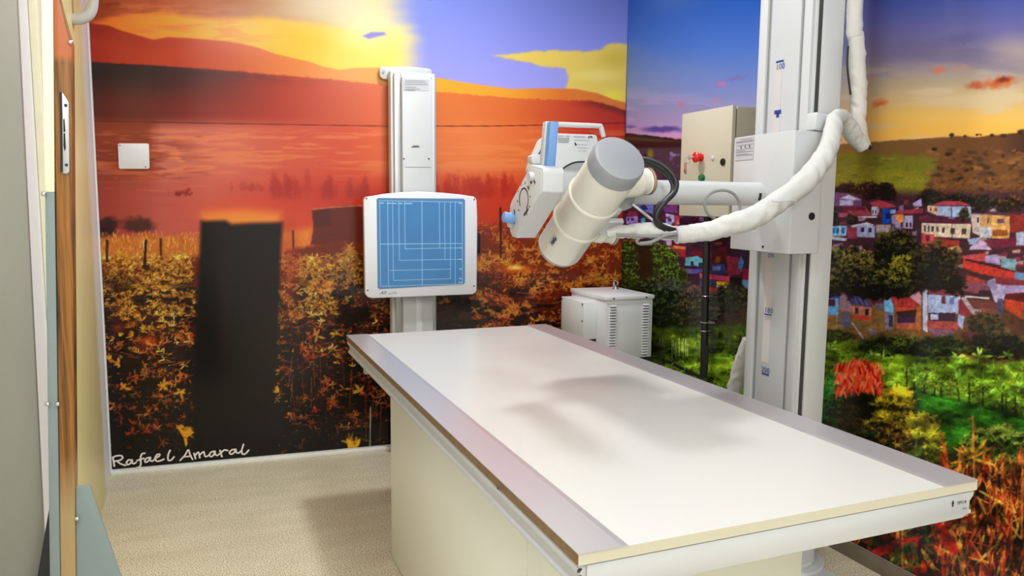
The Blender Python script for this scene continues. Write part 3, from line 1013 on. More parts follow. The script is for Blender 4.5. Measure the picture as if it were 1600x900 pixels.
def paint_town(Mu):
    rnd = random.Random(5)
    px, py = Mu.px, Mu.py
    # ---------------- sky: blue at the corner, gold low on the right
    a = Mu.grad([(-60, (28, 70, 150)), (0, (44, 92, 170)), (70, (78, 116, 188)), (130, (118, 136, 190)), (170, (150, 150, 190)), (210, (186, 156, 196))])
    b = Mu.grad([(-40, (62, 82, 160)), (0, (82, 96, 166)), (40, (112, 112, 170)), (80, (138, 128, 160)), (115, (180, 164, 156)), (150, (214, 186, 140)), (185, (242, 196, 108)), (215, (248, 192, 92))])
    w = sstep(1180, 1400, px)[..., None]
    Mu.C[:] = a * (1 - w) + b * w
    n = fbm(px / 120 + py / 160, py / 22, 12, 5)
    Mu.all(sstep(.5, .72, n) * sstep(1250, 1400, px) * sstep(60, 110, py) * .6, (222, 204, 176))
    Mu.all(sstep(.5, .7, fbm(px / 140 - py / 90, py / 26, 18, 5)) * sstep(1300, 1420, px) * sstep(20, 60, py) * sstep(150, 90, py) * .55, (120, 114, 150))
    Mu.blob(1590, 80, 70, 40, (206, 186, 160), .5)
    Mu.all(sstep(.52, .7, fbm(px / 60, py / 10, 28, 4)) * sstep(1200, 1000, px) * sstep(120, 190, py) * .6, (196, 172, 206))
    for x, y, rx, ry, c, al in ((1374, 162, 20, 9, (226, 120, 66), .95), (1466, 110, 17, 8, (222, 128, 104), .9), (1500, 106, 22, 6, (214, 150, 120), .6), (1560, 130, 44, 12, (206, 104, 56), .95), (1568, 124, 18, 7, (132, 52, 40), .95), (1525, 134, 22, 9, (190, 104, 76), .9),
                               (1128, 132, 16, 6, (196, 116, 160), .9), (1152, 122, 26, 6, (120, 112, 168), .7), (1120, 155, 9, 7, (190, 124, 156), .8), (1064, 162, 9, 7, (186, 126, 160), .8), (1496, 60, 60, 14, (104, 100, 152), .6)):
        Mu.blob(x, y, rx, ry, c, al, ang=-.15, hard=.1, wob=5, seed=int(x))
    Mu.blob(1035, 202, 44, 7, (88, 74, 150), .95, hard=.3, wob=2)
    Mu.blob(1055, 212, 40, 6, (222, 160, 200), .8)
    Mu.blob(985, 198, 14, 4, (84, 92, 150), .8)
    # ---------------- hills
    hl = [(940, 204), (978, 208), (1010, 211), (1065, 218), (1180, 224), (1290, 226), (1340, 224), (1395, 219), (1440, 217), (1490, 213), (1530, 214), (1560, 211), (1600, 207), (1800, 196)]
    hc = Mu.grad([(978, (42, 36, 34)), (1065, (40, 28, 36)), (1200, (80, 64, 44)), (1300, (138, 106, 60)), (1380, (132, 100, 62)), (1460, (130, 90, 52)), (1560, (112, 74, 46)), (1600, (80, 50, 38))], 'x')
    Mu.below(hl, hc, 1.2, rough=1.5, rs=8, seed=3)
    for x, y, r in ((1487, 211, 5), (1526, 211, 3), (1532, 211, 3), (1596, 206, 8), (1550, 211, 5), (1568, 211, 6), (1508, 213, 4)):
        Mu.blob(x, y, r, r * .7, (58, 40, 34), .95, hard=.5, wob=2)
    Mu.poly([(1290, 238), (1340, 240), (1400, 242), (1466, 246), (1460, 280), (1446, 318), (1290, 318)], (128, 124, 44), 6, wob=5)
    Mu.poly([(1290, 262), (1400, 262), (1452, 280), (1440, 320), (1290, 320)], (150, 144, 46), 10, .8, wob=4)
    Mu.poly([(1466, 250), (1620, 240), (1640, 330), (1450, 330), (1446, 290)], (124, 84, 46), 8, .9, wob=6)
    for k in range(230):
        x, y = rnd.uniform(1450, 1640), rnd.uniform(232, 330)
        Mu.blob(x, y, rnd.uniform(4, 13), rnd.uniform(2, 6), rnd.choice([(64, 44, 34), (52, 36, 30), (150, 100, 56), (170, 112, 62), (84, 54, 40)]), rnd.uniform(.4, .85), hard=.2, wob=3, seed=k)
    for k in range(60):
        Mu.blob(rnd.uniform(1300, 1450), rnd.uniform(245, 310), rnd.uniform(5, 18), rnd.uniform(1, 3), rnd.choice([(104, 98, 40), (172, 160, 60), (90, 84, 40)]), .5)
    Mu.blob(1460, 233, 7, 4, (44, 30, 28), .9, hard=.4)
    # dark left strip beyond the tube
    Mu.poly([(960, 211), (1075, 222), (1075, 232), (960, 226)], (72, 66, 46), 2)
    Mu.poly([(960, 220), (1200, 224), (1200, 232), (960, 231)], (38, 22, 30), 3)
    Mu.poly([(960, 231), (1300, 231), (1300, 420), (960, 420)], (72, 58, 72), 3)
    Mu.blob(1016, 240, 8, 12, (128, 128, 40), .9, hard=.2)
    for k in range(120):
        x, y = rnd.uniform(985, 1180), rnd.uniform(236, 285)
        Mu.blob(x, y, rnd.uniform(2, 6), rnd.uniform(1.5, 5), rnd.choice([(160, 140, 186), (62, 44, 76), (40, 26, 44), (110, 88, 140), (84, 66, 100)]), .8, hard=.3)
    # ---------------- ground tones under the town
    Mu.poly([(1280, 300), (1640, 300), (1640, 470), (1280, 470)], (74, 44, 52), 10)
    Mu.poly([(940, 320), (1200, 320), (1200, 480), (940, 480)], (60, 40, 60), 8)
    # ---------------- helper drawing in measured frames
    def D(Z, pts, col, soft=.7, alpha=1.0):
        Mu.poly([(Z[0] + x / Z[2], Z[1] + y / Z[2]) for x, y in pts], col, soft, alpha)

    def Rr(Z, x0, y0, x1, y1, col, alpha=1.0):
        D(Z, [(x0, y0), (x1, y0), (x1, y1), (x0, y1)], col, .6, alpha)

    def tree(x, y, rx, ry, base, tips, n, seed, sz=3.5):
        r2 = random.Random(seed)
        Mu.blob(x, y, rx, ry, base, 1, hard=.72, wob=min(rx, ry) * .45, seed=seed, ws=9)
        for k in range(n):
            a, q = r2.uniform(0, 6.28), r2.random() ** .5
            X, Y = x + math.cos(a) * rx * q, y + math.sin(a) * ry * q
            lit = .5 - .5 * (Y - y) / ry + r2.uniform(-.35, .35)
            ts = sorted(tips, key=sum)
            tc = ts[max(0, min(len(ts) - 1, int(lit * len(ts))))]
            if r2.random() < .3:
                Mu.blob(X, Y + sz, sz * 1.6, sz, tuple(c * .6 for c in base), .7, hard=.2, wob=2, seed=k)
            Mu.plant(r2, X, Y, sz * r2.uniform(.7, 1.6), [tc, tuple(c * .85 for c in tc)], 4, sz * .22, alpha=.8)
    # ---------------- upper row of the town (right)
    Z4, Z5, Z6, Z7, Z8 = (1290, 270, 7.5), (1440, 270, 7.5), (1290, 430, 7.5), (1440, 400, 6.43), (1040, 370, 8.18)
    for k in range(160):     # roofs and walls far back, between the big ones
        x, y = rnd.uniform(1290, 1640), rnd.uniform(312, 420)
        w_, h_ = rnd.uniform(5, 16), rnd.uniform(3, 7)
        c = rnd.choice([(150, 64, 84), (120, 50, 64), (196, 176, 196), (150, 130, 170), (90, 40, 50), (206, 160, 140)])
        Mu.poly([(x, y), (x + w_, y - h_ * .3), (x + w_, y + h_), (x, y + h_)], c, .8, .8)
    tree(1322, 296, 20, 13, (38, 24, 24), [(60, 40, 30), (110, 84, 40), (30, 20, 22)], 60, 1)
    tree(1360, 296, 24, 15, (36, 22, 22), [(70, 48, 30), (124, 96, 44), (30, 20, 22)], 70, 2)
    tree(1386, 300, 14, 16, (34, 20, 22), [(60, 40, 30), (30, 18, 20)], 40, 3)
    tree(1455, 310, 22, 14, (34, 28, 24), [(60, 46, 30), (40, 34, 26)], 60, 4)
    tree(1510, 316, 60, 14, (36, 28, 24), [(66, 50, 34), (44, 36, 28), (96, 76, 50)], 150, 5)
    tree(1580, 318, 22, 11, (42, 30, 24), [(96, 66, 40), (150, 100, 50), (50, 36, 28)], 50, 6)
    D(Z4, [(70, 225), (270, 240), (420, 310), (420, 390), (70, 390)], (126, 84, 130))
    D(Z4, [(170, 300), (270, 258), (420, 318), (330, 318)], (206, 200, 232))
    Rr(Z4, 165, 318, 320, 380, (186, 186, 222))
    D(Z4, [(510, 350), (630, 318), (780, 370), (830, 400), (600, 420)], (176, 70, 84))
    D(Z4, [(190, 400), (470, 400), (540, 495), (330, 500)], (184, 78, 100))
    D(Z4, [(190, 400), (465, 402), (470, 440), (220, 450)], (120, 36, 56))
    Rr(Z4, 365, 508, 600, 528, (222, 206, 212))
    Rr(Z4, 540, 400, 610, 495, (206, 200, 220))
    Rr(Z4, 550, 440, 562, 480, (40, 36, 60))
    Rr(Z4, 580, 440, 592, 480, (40, 36, 60))
    Rr(Z4, 665, 420, 760, 600, (28, 84, 176))
    Rr(Z4, 700, 470, 760, 540, (20, 44, 120))
    Rr(Z4, 760, 430, 820, 480, (150, 180, 220))
    D(Z4, [(770, 500), (900, 470), (930, 560), (930, 650), (780, 650)], (166, 140, 176))
    D(Z4, [(820, 510), (880, 470), (920, 500), (870, 620)], (226, 150, 60))
    Rr(Z4, 925, 500, 1020, 650, (196, 180, 212))
    for q in (880, 940, 985):
        Rr(Z4, q, 580, q + 24, 640, (52, 34, 56))
    D(Z4, [(820, 450), (1010, 430), (1140, 420), (1140, 470), (830, 490)], (160, 60, 84))
    D(Z4, [(1020, 360), (1120, 300), (1130, 390), (1040, 395)], (186, 170, 220))
    Rr(Z4, 150, 470, 260, 520, (178, 92, 116))
    tree(1300, 332, 10, 22, (34, 34, 26), [(60, 60, 36), (90, 80, 50)], 34, 8)
    tree(1331, 342, 9, 9, (38, 38, 32), [(70, 70, 44)], 20, 9)
    D(Z4, [(60, 625), (250, 620), (240, 740), (60, 740)], (150, 196, 232))
    for q in (80, 125, 190):
        Rr(Z4, q, 645, q + 32, 710, (24, 120, 176))
    Rr(Z4, 160, 620, 170, 740, (206, 226, 244))
    Rr(Z4, 255, 640, 365, 770, (164, 64, 90))
    D(Z4, [(365, 630), (480, 585), (580, 630), (575, 760), (370, 750)], (186, 190, 230))
    D(Z4, [(300, 620), (480, 580), (600, 620), (480, 600), (320, 640)], (222, 220, 240))
    Rr(Z4, 415, 640, 452, 695, (60, 48, 96))
    Rr(Z4, 500, 645, 540, 700, (60, 48, 96))
    Rr(Z4, 590, 610, 765, 700, (186, 164, 172))
    D(Z4, [(40, 735), (250, 770), (240, 800), (50, 780)], (206, 204, 226))
    Rr(Z4, 600, 700, 750, 760, (108, 104, 54))
    D(Z4, [(610, 770), (740, 780), (740, 840), (650, 840)], (176, 70, 64))
    # right block
    D(Z5, [(120, 380), (250, 332), (440, 332), (585, 385)], (188, 74, 96))
    D(Z5, [(70, 385), (575, 395), (575, 530), (190, 500), (70, 450)], (172, 186, 214))
    D(Z5, [(70, 385), (190, 392), (190, 490), (75, 450)], (222, 178, 146))
    Rr(Z5, 95, 410, 115, 450, (120, 70, 70))
    Rr(Z5, 155, 410, 178, 450, (120, 70, 70))
    Rr(Z5, 345, 400, 356, 520, (50, 54, 90))
    tree(1506, 334, 8, 11, (52, 42, 36), [(90, 72, 50)], 24, 10)
    D(Z5, [(0, 520), (180, 500), (200, 540), (420, 545), (520, 590), (330, 600), (0, 600)], (96, 36, 60))
    D(Z5, [(0, 590), (580, 600), (560, 770), (140, 750), (0, 700)], (226, 206, 182))
    for q, w_, h0, h1 in ((28, 20, 615, 690), (75, 18, 620, 690), (115, 28, 625, 690), (172, 28, 630, 692), (240, 30, 640, 706), (338, 54, 650, 716), (470, 55, 652, 720)):
        Rr(Z5, q, h0, q + w_, h1, (94, 60, 66))
    Rr(Z5, 355, 600, 362, 760, (70, 50, 56))
    D(Z5, [(575, 470), (1030, 480), (1030, 510), (580, 500)], (96, 66, 70))
    D(Z5, [(575, 485), (690, 488), (690, 740), (600, 700)], (206, 186, 176))
    Rr(Z5, 685, 490, 810, 640, (206, 158, 108))
    Rr(Z5, 650, 525, 672, 580, (74, 46, 50))
    Rr(Z5, 770, 530, 790, 590, (110, 74, 60))
    D(Z5, [(810, 495), (1035, 510), (1030, 770), (820, 770)], (220, 168, 104))
    Rr(Z5, 885, 538, 972, 592, (110, 84, 100))
    Rr(Z5, 830, 670, 1010, 740, (146, 84, 40))
    Rr(Z5, 680, 640, 815, 765, (196, 198, 206))
    D(Z5, [(1035, 480), (1240, 500), (1240, 700), (1035, 700)], (140, 54, 46))
    D(Z5, [(570, 870), (700, 780), (820, 900), (560, 900)], (206, 176, 204))
    D(Z5, [(720, 790), (1080, 760), (1240, 860), (820, 880)], (120, 44, 66))
    D(Z5, [(1110, 700), (1240, 680), (1240, 850), (1110, 850)], (172, 176, 196))
    D(Z5, [(540, 780), (690, 755), (620, 850), (560, 840)], (170, 186, 220))
    D(Z5, [(0, 710), (150, 720), (145, 880), (0, 860)], (200, 82, 88))
    Rr(Z5, 50, 735, 92, 800, (120, 36, 48))
    D(Z5, [(150, 760), (440, 800), (440, 850), (180, 860)], (176, 66, 52))
    D(Z5, [(300, 880), (430, 850), (470, 900), (300, 900)], (222, 176, 110))
    # middle: long tiled roofs right of the trees
    D(Z7, [(400, 0), (640, -30), (720, 40), (520, 60), (420, 40)], (196, 84, 84))
    D(Z7, [(420, 40), (940, 140), (930, 230), (760, 215), (520, 160), (410, 110)], (196, 66, 54))
    D(Z7, [(450, 25), (940, 150), (935, 165), (440, 45)], (70, 30, 40))
    D(Z7, [(640, 0), (760, -20), (800, 90), (640, 60)], (186, 164, 206))
    D(Z7, [(800, 20), (950, 30), (945, 150), (800, 110)], (128, 160, 172))
    D(Z7, [(940, 160), (1100, 180), (1100, 260), (930, 240)], (120, 150, 190))
    D(Z7, [(730, 205), (1100, 250), (1100, 300), (760, 285)], (140, 56, 66))
    D(Z7, [(820, 290), (1100, 300), (1100, 370), (830, 400)], (178, 154, 196))
    D(Z7, [(690, 330), (760, 280), (830, 300), (830, 440), (740, 470)], (190, 180, 214))
    D(Z7, [(655, 250), (740, 220), (760, 320), (720, 350), (660, 300)], (150, 136, 170))
    D(Z7, [(840, 380), (1100, 360), (1100, 480), (840, 430)], (104, 32, 40))
    D(Z7, [(840, 430), (1100, 480), (1100, 680), (930, 590), (840, 530)], (196, 76, 50))
    D(Z7, [(450, 230), (640, 260), (690, 340), (560, 380), (400, 340)], (140, 80, 96))
    Rr(Z7, 570, 345, 690, 410, (66, 42, 48))
    D(Z7, [(440, 400), (680, 418), (680, 432), (440, 414)], (236, 226, 226))
    D(Z7, [(480, 440), (690, 440), (760, 530), (560, 540)], (120, 66, 66))
    D(Z7, [(600, 520), (780, 540), (800, 720), (640, 700)], (140, 84, 70))
    Rr(Z7, 640, 590, 660, 700, (206, 180, 150))
    Rr(Z7, 690, 600, 770, 690, (70, 40, 40))
    Rr(Z7, 760, 430, 820, 600, (84, 84, 112))
    D(Z7, [(390, 420), (440, 410), (520, 530), (600, 540), (590, 640), (490, 560)], (196, 164, 176))
    D(Z7, [(450, 190), (660, 250), (560, 270), (450, 250)], (176, 72, 62))
    # white three-storey house
    D(Z7, [(10, 300), (60, 320), (60, 770), (15, 740)], (206, 206, 232))
    D(Z7, [(20, 300), (320, 310), (400, 400), (80, 380)], (160, 66, 80))
    D(Z7, [(65, 385), (390, 405), (370, 580), (65, 570)], (180, 192, 228))
    Rr(Z7, 200, 402, 240, 478, (110, 56, 50))
    Rr(Z7, 280, 415, 330, 485, (110, 130, 176))
    Rr(Z7, 75, 570, 340, 655, (70, 44, 62))
    Rr(Z7, 90, 585, 165, 640, (196, 206, 232))
    D(Z7, [(55, 650), (370, 665), (370, 745), (50, 715)], (184, 86, 80))
    D(Z7, [(60, 725), (340, 750), (330, 830), (150, 830)], (140, 92, 122))
    D(Z7, [(365, 580), (430, 610), (410, 740), (365, 690)], (176, 190, 228))
    D(Z7, [(370, 430), (480, 560), (480, 610), (370, 580)], (160, 54, 70))
    Mu.blob(1440 + 360 / 6.43, 400 + 300 / 6.43, 7, 5, (30, 34, 50), 1, hard=.7)
    Rr(Z7, 330, 272, 400, 290, (180, 196, 214))
    D(Z7, [(440, 740), (560, 770), (540, 860), (440, 830)], (140, 80, 84))
    D(Z7, [(650, 710), (890, 720), (880, 790), (650, 790)], (112, 92, 66))
    # lower row
    D(Z6, [(-60, 245), (155, 260), (145, 465), (-60, 460)], (110, 176, 232))
    D(Z6, [(-60, 225), (160, 240), (160, 275), (-60, 262)], (70, 60, 140))
    Rr(Z6, 20, 280, 112, 362, (92, 34, 50))
    Rr(Z6, 120, 460, 132, 660, (150, 130, 120))
    D(Z6, [(165, 210), (235, 205), (300, 340), (300, 430), (165, 400)], (160, 124, 138))
    D(Z6, [(225, 200), (430, 225), (560, 375), (300, 345)], (72, 62, 116))
    for q in (310, 370, 420):
        D(Z6, [(q, 225), (q + 18, 228), (q + 80, 350), (q + 55, 350)], (120, 112, 160), .8, .7)
    D(Z6, [(300, 360), (545, 385), (530, 540), (420, 530), (310, 500)], (196, 124, 106))
    D(Z6, [(310, 460), (530, 480), (525, 540), (310, 510)], (184, 74, 44), 2)
    Rr(Z6, 345, 380, 385, 450, (54, 38, 44))
    Rr(Z6, 462, 395, 505, 470, (54, 40, 44))
    D(Z6, [(155, 440), (290, 450), (290, 610), (190, 610)], (104, 96, 124))
    D(Z6, [(300, 555), (312, 550), (450, 740), (440, 750)], (200, 190, 196))
    D(Z6, [(525, 230), (680, 250), (680, 370), (540, 340)], (96, 44, 56))
    D(Z6, [(580, 330), (690, 330), (690, 400), (590, 390)], (124, 112, 140))
    D(Z6, [(685, 255), (755, 250), (800, 380), (800, 440), (690, 420)], (128, 192, 232))
    D(Z6, [(755, 250), (1030, 265), (1080, 385), (820, 375)], (178, 58, 58))
    for q in range(5):
        D(Z6, [(800 + q * 50, 290), (830 + q * 50, 290), (845 + q * 50, 355), (820 + q * 50, 355)], (206, 90, 84), 1.2, .6)
    D(Z6, [(810, 380), (1070, 390), (960, 430), (830, 430)], (206, 84, 56))
    D(Z6, [(820, 430), (1080, 400), (1050, 500), (850, 490)], (66, 42, 44))
    Rr(Z6, 840, 490, 1050, 560, (70, 50, 84))
    D(Z6, [(830, 560), (1050, 560), (1040, 640), (830, 620)], (186, 104, 80))
    D(Z6, [(1070, 370), (1120, 370), (1110, 660), (1050, 640)], (196, 116, 66))
    D(Z6, [(690, 430), (800, 440), (790, 640), (700, 640)], (140, 130, 150))
    Rr(Z6, 740, 470, 790, 600, (60, 56, 84))
    D(Z6, [(980, 250), (1090, 190), (1130, 250), (1120, 360)], (206, 150, 164))
    D(Z6, [(510, 630), (600, 650), (590, 700), (520, 690)], (150, 140, 160))
    # the town and its gardens go on towards the room's near end
    for k in range(150):
        x = 1640 + 1500 * rnd.random() ** 1.3
        y = rnd.uniform(300, 520) - (x - 1640) * .05
        w_, h_ = rnd.uniform(26, 60), rnd.uniform(14, 30)
        Mu.poly([(x, y), (x + w_, y), (x + w_, y + h_), (x, y + h_)], rnd.choice([(206, 190, 200), (186, 160, 150), (150, 170, 206), (222, 180, 120), (196, 96, 80), (170, 180, 190)]), 1)
        Mu.poly([(x - 4, y), (x + w_ * .25, y - h_ * .5), (x + w_ * .8, y - h_ * .5), (x + w_ + 4, y)], rnd.choice([(170, 66, 66), (140, 50, 60), (186, 84, 70)]), 1)
        for q in (.2, .6):
            Mu.poly([(x + w_ * q, y + h_ * .3), (x + w_ * (q + .16), y + h_ * .3), (x + w_ * (q + .16), y + h_ * .75), (x + w_ * q, y + h_ * .75)], (70, 52, 66), .8)
    for k in range(26):
        x = 1660 + 1400 * rnd.random() ** 1.2
        tree(x, rnd.uniform(380, 560), rnd.uniform(40, 80), rnd.uniform(26, 44), (30, 34, 20), [(104, 100, 40), (66, 70, 32), (140, 128, 50)], 60, 300 + k, 9)
    # ---------------- trees between the rows
    olive = [(104, 100, 40), (140, 128, 50), (66, 68, 32), (172, 152, 66), (44, 48, 26)]
    dark = [(40, 42, 24), (30, 32, 20), (62, 60, 32), (90, 82, 40)]
    tree(1320, 410, 40, 26, (28, 32, 18), olive, 170, 20, 5)
    tree(1300, 440, 26, 22, (28, 34, 18), olive, 90, 21)
    tree(1350, 425, 42, 34, (24, 26, 16), olive, 190, 22, 5)
    tree(1400, 392, 36, 34, (22, 22, 16), dark + [(116, 106, 46)], 130, 23, 4.5)
    tree(1412, 430, 30, 30, (34, 36, 18), [(170, 158, 50), (120, 112, 40), (70, 70, 30)], 150, 24, 5)
    tree(1460, 415, 42, 40, (26, 22, 18), dark + [(130, 100, 46), (84, 64, 36)], 190, 25, 4.5)
    tree(1370, 455, 60, 14, (20, 20, 16), dark, 60, 26)
    tree(1490, 446, 20, 14, (26, 24, 22), dark, 30, 27)
    # ---------------- left part of the town, seen under the arm
    Rr((960, 300, 1), 985, 322, 1010, 352, (150, 130, 190)) if False else None
    ZA = (920, 300, 7.5)
    D(ZA, [(440, 280), (480, 225), (560, 230), (570, 290)], (150, 50, 84))
    D(ZA, [(435, 290), (575, 285), (575, 375), (440, 375)], (160, 136, 206))
    Rr(ZA, 452, 305, 472, 335, (50, 40, 90))
    Rr(ZA, 495, 305, 530, 335, (60, 50, 110))
    D(ZA, [(540, 150), (760, 150), (750, 260), (640, 220)], (110, 124, 200))
    D(ZA, [(590, 170), (660, 150), (700, 210), (640, 215)], (40, 44, 110))
    D(ZA, [(610, 310), (660, 300), (660, 370), (610, 370)], (70, 160, 206))
    D(ZA, [(880, 160), (1040, 155), (1040, 250), (880, 230)], (120, 64, 130))
    D(ZA, [(900, 250), (1000, 270), (1000, 385), (905, 380)], (166, 176, 226))
    Rr(ZA, 928, 312, 970, 348, (64, 50, 110))
    D(ZA, [(1000, 270), (1160, 310), (1130, 400), (1010, 420)], (196, 64, 86))
    D(ZA, [(1040, 310), (1110, 330), (1100, 390), (1030, 380)], (206, 130, 150))
    D(ZA, [(1060, 300), (1900, 290), (1900, 420), (1060, 400)], (44, 26, 44))
    D(ZA, [(410, 560), (540, 555), (530, 640), (420, 600)], (150, 50, 60))
    for k in range(90):
        x, y = rnd.uniform(1030, 1185), rnd.uniform(336, 470)
        w_, h_ = rnd.uniform(4, 13), rnd.uniform(3, 8)
        c = rnd.choice([(150, 44, 66), (110, 40, 60), (130, 110, 170), (66, 60, 110), (56, 30, 44), (170, 84, 90), (40, 40, 80)])
        Mu.poly([(x, y), (x + w_, y), (x + w_, y + h_), (x, y + h_)], c, .8, .8)
    D(Z8, [(70, 60), (270, 70), (265, 110), (90, 110)], (110, 24, 44))
    D(Z8, [(95, 110), (260, 125), (250, 160), (115, 155)], (222, 130, 84))
    D(Z8, [(120, 165), (260, 175), (255, 260), (150, 255)], (176, 44, 60))
    D(Z8, [(0, 60), (80, 40), (75, 110), (20, 110)], (196, 170, 220))
    D(Z8, [(300, 220), (370, 160), (470, 200), (520, 290), (410, 245)], (120, 28, 56))
    D(Z8, [(255, 270), (400, 245), (495, 295), (490, 385), (250, 370)], (110, 186, 206))
    Rr(Z8, 320, 312, 360, 368, (76, 40, 72))
    Rr(Z8, 420, 330, 480, 392, (20, 64, 76))
    Rr(Z8, 250, 370, 400, 410, (40, 30, 84))
    Rr(Z8, 260, 410, 410, 470, (112, 96, 170))
    Rr(Z8, 410, 410, 530, 455, (90, 90, 170))
    D(Z8, [(430, 465), (825, 505), (820, 575), (435, 525)], (206, 80, 116))
    D(Z8, [(650, 570), (820, 580), (815, 640), (650, 615)], (240, 190, 40))
    D(Z8, [(650, 622), (815, 642), (815, 660), (650, 642)], (226, 226, 226))
    D(Z8, [(430, 640), (820, 660), (800, 790), (720, 790), (590, 700)], (206, 52, 28))
    D(Z8, [(430, 530), (650, 560), (640, 640), (430, 640)], (74, 66, 110))
    D(Z8, [(590, 350), (760, 345), (770, 480), (590, 470)], (64, 70, 130))
    D(Z8, [(600, 380), (700, 375), (700, 430), (600, 430)], (120, 150, 200))
    D(Z8, [(770, 240), (920, 260), (960, 480), (800, 500)], (140, 50, 76))
    D(Z8, [(600, 190), (780, 190), (760, 320), (640, 330)], (92, 40, 44))
    Rr(Z8, 640, 250, 700, 330, (150, 84, 30))
    D(Z8, [(930, 330), (965, 240), (1000, 330), (980, 410), (930, 410)], (64, 130, 200))
    D(Z8, [(980, 410), (1100, 410), (1100, 550), (985, 540)], (150, 30, 56))
    D(Z8, [(980, 550), (1100, 550), (1100, 760), (990, 760)], (120, 160, 210))
    Rr(Z8, 820, 520, 970, 780, (30, 18, 22))
    D(Z8, [(820, 790), (1040, 800), (1040, 880), (830, 880)], (116, 108, 140))
    # ---------------- big trees at the corner
    g1 = [(70, 110, 34), (96, 136, 44), (50, 84, 28), (124, 160, 58), (36, 60, 24)]
    Mu.poly([(940, 380), (1000, 380), (1060, 420), (1075, 470), (1075, 520), (940, 520)], (30, 40, 18), 5)
    tree(985, 400, 24, 26, (34, 52, 22), g1, 120, 30)
    tree(985, 440, 28, 30, (32, 50, 20), g1, 130, 31)
    tree(1030, 412, 30, 34, (44, 64, 24), g1 + [(140, 176, 60)], 190, 32)
    tree(1052, 440, 26, 30, (36, 52, 22), g1, 120, 33)
    tree(1030, 470, 44, 40, (30, 40, 24), [(60, 84, 44), (84, 104, 60), (40, 56, 30), (100, 116, 76)], 220, 34, 4)
    Mu.poly([(994, 380), (1016, 378), (1020, 430), (1000, 440)], (34, 22, 18), 4, .85)
    tree(1085, 470, 26, 24, (48, 46, 36), [(110, 84, 66), (76, 84, 50), (60, 56, 40), (140, 90, 80)], 120, 35)
    tree(1085, 490, 40, 22, (46, 46, 32), [(96, 92, 54), (70, 74, 40), (120, 100, 70)], 140, 36)
    tree(1145, 465, 36, 22, (40, 44, 28), [(84, 92, 44), (60, 66, 34), (100, 96, 54)], 120, 37)
    # ---------------- green valley
    gb = Mu.grad([(500, (72, 84, 30)), (540, (100, 122, 30)), (570, (112, 140, 34)), (610, (100, 130, 32)), (650, (76, 114, 30)), (720, (66, 104, 30)), (800, (56, 74, 28))])
    Mu.below([(900, 520), (1020, 512), (1100, 508), (1180, 505), (1285, 520), (1330, 530), (1400, 545), (1480, 555), (1560, 565), (1640, 560), (1900, 560)], gb, 5, rough=6, rs=14, seed=40)
    tree(1400, 540, 60, 16, (34, 44, 20), [(90, 104, 40), (60, 74, 30), (120, 132, 50)], 200, 41, 4)
    tree(1470, 540, 50, 18, (38, 44, 24), [(80, 92, 40), (56, 66, 30)], 150, 42, 4)
    tree(1560, 540, 50, 22, (30, 34, 20), [(70, 76, 36), (50, 56, 30), (90, 80, 44)], 160, 43, 4)
    tree(1540, 505, 30, 20, (60, 54, 36), [(96, 92, 54), (110, 84, 54)], 80, 44, 4)
    tree(1305, 525, 30, 10, (56, 62, 28), [(104, 120, 44), (76, 84, 36)], 60, 45, 3)
    for k in range(1500):
        x, y = rnd.uniform(1020, 1640), rnd.uniform(520, 700)
        if y < np.interp(x, [1020, 1180, 1285, 1400, 1560, 1640], [522, 515, 530, 556, 572, 575]):
            continue
        c = rnd.choice([(136, 160, 38), (96, 128, 32), (160, 180, 56), (56, 84, 24), (150, 150, 60), (40, 60, 20), (36, 50, 20)])
        Mu.plant(rnd, x, y, rnd.uniform(4, 10), [c], 3, 1.3, alpha=.6)
    for k in range(26):
        x, y = rnd.uniform(1290, 1600), rnd.uniform(545, 625)
        Mu.plant(rnd, x, y, rnd.uniform(12, 22), [(150, 196, 56), (116, 170, 46), (170, 206, 90)], 6, 2, alpha=.8)
    for k in range(36):
        x, y = rnd.uniform(1030, 1170), rnd.uniform(520, 600)
        Mu.blob(x, y, rnd.uniform(6, 16), rnd.uniform(3, 7), rnd.choice([(34, 66, 22), (28, 52, 20), (110, 160, 50)]), .6, hard=.2, wob=4, seed=k)
    for k in range(20):
        x = rnd.uniform(1030, 1075)
        Mu.line([(x, rnd.uniform(528, 545)), (x, rnd.uniform(548, 560))], 1, (206, 226, 140), .6)
    # lawn, fence posts
    lawn = [(1405, 605), (1470, 618), (1540, 635), (1640, 662), (1640, 720), (1560, 720), (1480, 730), (1440, 690), (1410, 640)]
    Mu.poly(lawn, (52, 112, 28), 4)
    for k in range(420):
        x, y = rnd.uniform(1410, 1640), rnd.uniform(612, 740)
        Mu.blob(x, y, rnd.uniform(3, 12), rnd.uniform(1, 2.6), rnd.choice([(92, 160, 40), (44, 104, 26), (110, 176, 60), (36, 84, 24)]), .55, ang=.25)
    for k in range(110):
        x = rnd.uniform(1410, 1640)
        y = np.interp(x, [1410, 1540, 1640], [602, 632, 660])
        Mu.plant(rnd, x, y - rnd.uniform(2, 30), 8, [(96, 130, 36), (70, 100, 30), (140, 156, 50), (50, 70, 26)], 4, 1.6, alpha=.8)
    for k in range(16):
        x = 1420 + k * 13 + rnd.uniform(-5, 5)
        y = np.interp(x, [1410, 1540, 1640], [604, 634, 662])
        Mu.line([(x, y - rnd.uniform(8, 30)), (x, y + 2)], rnd.uniform(1.2, 3), rnd.choice([(40, 36, 20), (104, 96, 50), (30, 28, 18)]), .8)
        Mu.blob(x, y + 1, rnd.uniform(8, 18), 3, (26, 36, 16), .6, wob=2, seed=k)
    Mu.line([(1408, 606), (1470, 621), (1540, 638), (1640, 666)], 2.0, (34, 52, 18), .5)
